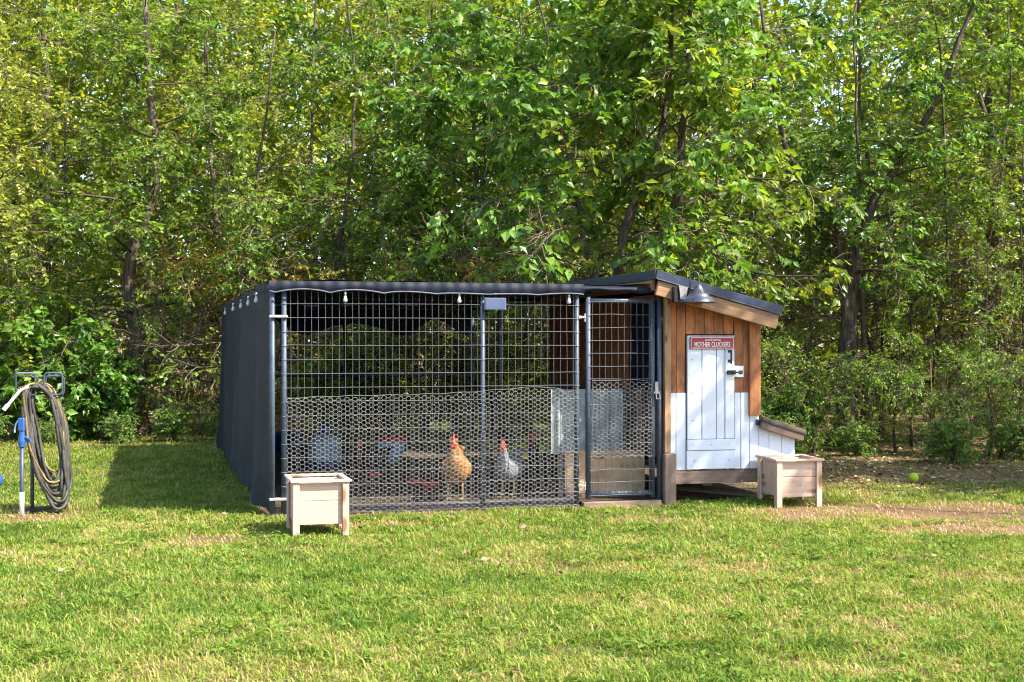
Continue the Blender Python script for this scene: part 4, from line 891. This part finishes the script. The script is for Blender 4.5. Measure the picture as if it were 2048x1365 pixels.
# ================================================================== FEEDERS
def drinker(label, x, y, s, top, body, kind):
    t = thing('drinker', label, 'drinker', (x, y, .04), 0)
    if kind == 0:
        MB().lathe([(0, .0), (.16, .0), (.17, .05), (.165, .05), (.15, .012), (0, .012)], sides=24).build('tray', M[top], t, True)
        MB().lathe([(.13, .014), (.135, .10), (.12, .20), (.07, .245), (0, .245)], sides=24).build('tank', M[body], t, True)
        MB().lathe([(.045, .245), (.05, .30), (.03, .33), (0, .33)], sides=16).build('cap', M[top], t, True)
    else:
        MB().lathe([(0, .08), (.07, .08), (.12, .20), (.125, .26), (0, .26)], sides=20).build('bucket', M[body], t, True)
        MB().lathe([(0, .262), (.132, .262), (.132, .30), (.10, .31), (0, .31)], sides=20).build('lid', M[top], t, True)
        for k in range(3): a = k*2.1; MB().tube([(.06*math.cos(a), .06*math.sin(a), .09), (.11*math.cos(a), .11*math.sin(a), -.01)], .012, 8).build('leg', M['black'], t, True)
    t.scale = (s, s, s); return t
drinker('pale blue dome drinker with dark blue cap behind the planter', -1.93, 13.9, 1.35, 'blue', 'paleblue', 0)
drinker('pale blue bucket feeder with red lid inside the run', -1.19, 13.3, 1.15, 'red', 'paleblue', 1)
tub = MB().lathe([(0, .0), (.24, .0), (.28, .20), (.29, .20), (.275, .18), (.23, .02), (0, .02)], sides=26).build('water_tub', M['blue'], None, True, (-2.72, 16.0, .04)); tag(tub, 'dark blue tub against the far corner of the run', 'tub')
for x, y, lab in ((-.72, 11.85, 'red feed dish nearest the buff hen'), (-.86, 12.1, 'red feed dish farther from the buff hen'), (-1.32, 12.7, 'small red feed dish under the bucket feeder')):
    o = MB().lathe([(0, .0), (.06, .0), (.085, .045), (.09, .045), (.065, .01), (0, .01)], sides=20).build('feed_dish', M['red'], None, True, (x, y, .045)); tag(o, lab, 'dish', 'red feed dishes in the run')

# ================================================================== HENS
def feather(name, c1, c2, c3, sc_=26., bars=False):
    t = NT(name); v = t.objvec((1, 1, 1), False); vo = t.n('TexVoronoi'); vo.inputs['Scale'].default_value = sc_*2; t.L(v, vo.inputs['Vector'])
    f = t.noise(v, sc_*.3, 5, .6)
    c = t.ramp(f, [(.32, c1), (.55, c2), (.72, c3)])
    if bars:
        wv = t.n('TexWave', wave_type='BANDS'); wv.inputs['Scale'].default_value = 22; wv.inputs['Distortion'].default_value = 5; t.L(v, wv.inputs['Vector'])
        c = t.mix(t.math('MULTIPLY', wv.outputs['Fac'], .7), c, c3)
    c = t.mix(.5, c, t.ramp(vo.outputs['Distance'], [(0, (1, 1, 1)), (.6, (.45, .45, .45))]), 'MULTIPLY')
    return t.fin(t.bsdf(c, .75, spec=.2, bump=vo.outputs['Distance'], bs=.6, bd=.01))
M['comb'] = plain('comb_red', (.62, .035, .03), .5, 0, .2, 30); M['beak'] = plain('beak_horn', (.42, .27, .09), .4); M['shank'] = plain('shank', (.45, .33, .14), .6); M['eye'] = plain('eye', (.01, .008, .006), .2)
def hen(label, x, y, rz, s, fm, neckup=1.):
    """one hen: body, wings, neck, head, comb, wattles, beak, eyes and legs as one figure facing +X"""
    m = MB()
    sp_ = np.array([(-.27, .36), (-.235, .345), (-.18, .30), (-.12, .255), (-.05, .225), (.03, .215), (.09, .235), (.125, .285), (.135, .335), (.14, .375), (.148, .405), (.162, .425), (.172, .43)])
    sp_[8:, 1] += .02*neckup
    rw_ = np.array([.006, .03, .055, .085, .108, .108, .09, .066, .047, .036, .032, .024, .004]); rh_ = np.array([.008, .05, .075, .095, .108, .105, .088, .066, .048, .038, .034, .026, .004])
    n = len(sp_); q = np.linspace(0, n-1, 40); sx = np.interp(q, range(n), sp_[:, 0]); sz_ = np.interp(q, range(n), sp_[:, 1]); rw2 = np.interp(q, range(n), rw_); rh2 = np.interp(q, range(n), rh_)
    for arr in (sx, sz_, rw2, rh2): arr[1:-1] = (arr[:-2]+2*arr[1:-1]+arr[2:])/4
    tg = nrm(np.stack([np.gradient(sx), np.gradient(sz_)], -1)); K = 18; an = np.arange(K)*2*PI/K
    v = np.zeros((40, K, 3))
    for i in range(40):
        nx_, nz_ = -tg[i, 1], tg[i, 0]
        ruf = 1+.02*np.sin(an*5+i*1.3)
        v[i, :, 0] = sx[i]+nx_*rh2[i]*np.sin(an)*ruf; v[i, :, 2] = sz_[i]+nz_*rh2[i]*np.sin(an)*ruf; v[i, :, 1] = rw2[i]*np.cos(an)*ruf
    # wings swell out of the flanks
    wing = np.exp(-((v[..., 0]+.05)/.10)**2-((v[..., 2]-.245)/.055)**2); v[..., 1] += np.sign(v[..., 1])*wing*.022
    i = np.arange(39)[:, None]; j = np.arange(K)[None]; j2 = (j+1) % K
    qd = [np.broadcast_to(k, (39, K)) for k in (i*K+j, i*K+j2, (i+1)*K+j2, (i+1)*K+j)]
    m.add(v.reshape(-1, 3), np.concatenate([np.stack(qd[:3], -1).reshape(-1, 3), np.stack([qd[0], qd[2], qd[3]], -1).reshape(-1, 3)]), 0)
    hz = .425+.02*neckup
    # tail feathers
    for k in range(7): m.tube([(-.20, (k-3)*.008, .31), (-.26, (k-3)*.013, .37), (-.30, (k-3)*.017, .40-.006*abs(k-3))], [.012, .016, .004], 5, m=0)
    cb = [(.10, hz+.008), (.112, hz+.035), (.122, hz+.022), (.133, hz+.045), (.143, hz+.026), (.154, hz+.043), (.163, hz+.022), (.178, hz+.022), (.175, hz-.002), (.14, hz-.004)]
    nn = len(cb); vv = [(a_, -.005, b_) for a_, b_ in cb]+[(a_, .005, b_) for a_, b_ in cb]; ce = (.14, 0, hz+.005)
    tt = []
    for k in range(nn): j_ = (k+1) % nn; tt += [[k, j_, 2*nn], [nn+j_, nn+k, 2*nn+1], [k, nn+k, nn+j_], [k, nn+j_, j_]]
    m.add(vv+[(ce[0], -.007, ce[2]), (ce[0], .007, ce[2])], tt, 1)
    sph = [(math.sin(t), -math.cos(t)) for t in np.linspace(.001, PI-.001, 8)]
    for s_ in (-1, 1):
        m.lathe([(a_*.013, b_*.024) for a_, b_ in sph], (.172, s_*.012, hz-.042), 10, 1)
        m.lathe([(a_*.022, b_*.022) for a_, b_ in sph], (.150, s_*.016, hz-.005), 10, 1)
        m.lathe([(a_*.0055, b_*.0055) for a_, b_ in sph], (.158, s_*.036, hz+.002), 8, 4)
        m.tube([(.0, s_*.05, .19), (.015, s_*.052, .13), (.0, s_*.053, .085), (.004, s_*.055, .012)], [.04, .026, .0095, .0085], 8, m=0) if False else m.tube([(.0, s_*.05, .20), (.012, s_*.052, .135)], [.045, .020], 9, m=0)
        m.tube([(.012, s_*.052, .14), (.0, s_*.053, .09), (.004, s_*.055, .008)], [.011, .0085, .009], 8, m=3)
        for a_, L_2 in ((-.5, .055), (0, .065), (.5, .055), (PI, .03)): m.tube([(.004, s_*.055, .010), (.004+L_2*.6*math.cos(a_), s_*.055+L_2*.6*math.sin(a_), .011), (.004+L_2*math.cos(a_), s_*.055+L_2*math.sin(a_), .003)], [.007, .006, .002], 6, m=3)
    m.tube([(.168, 0, hz-.004), (.19, 0, hz-.007), (.205, 0, hz-.015)], [.013, .009, .001], 8, m=2)
    o = m.build('hen', [fm, M['comb'], M['beak'], M['shank'], M['eye']], None, True, (x, y, .042)); o.rotation_euler = (0, 0, rz); o.scale = (s, s, s)
    return tag(o, label, 'chicken', 'hens in the run')
buff = feather('buff_feather', (.30, .12, .03), (.52, .26, .08), (.72, .55, .33)); grey = feather('grey_feather', (.06, .07, .09), (.16, .18, .22), (.42, .43, .44), 30, True); dark = feather('dark_feather', (.012, .012, .015), (.03, .03, .035), (.08, .07, .07))
hen('buff hen standing upright facing the mesh near the middle post', -.46, 10.98, R(-92), 1.08, buff, 1.6)
hen('grey barred hen with red face to the right of the middle post', -.03, 11.32, R(-110), .95, grey, 1.)
hen('dark hen with red comb near the corrugated sheet', .30, 11.75, R(-150), 1.0, dark, 1.)
hen('black hen with red comb lying far inside behind the planter', -1.30, 12.35, R(-140), .8, dark, 0.)
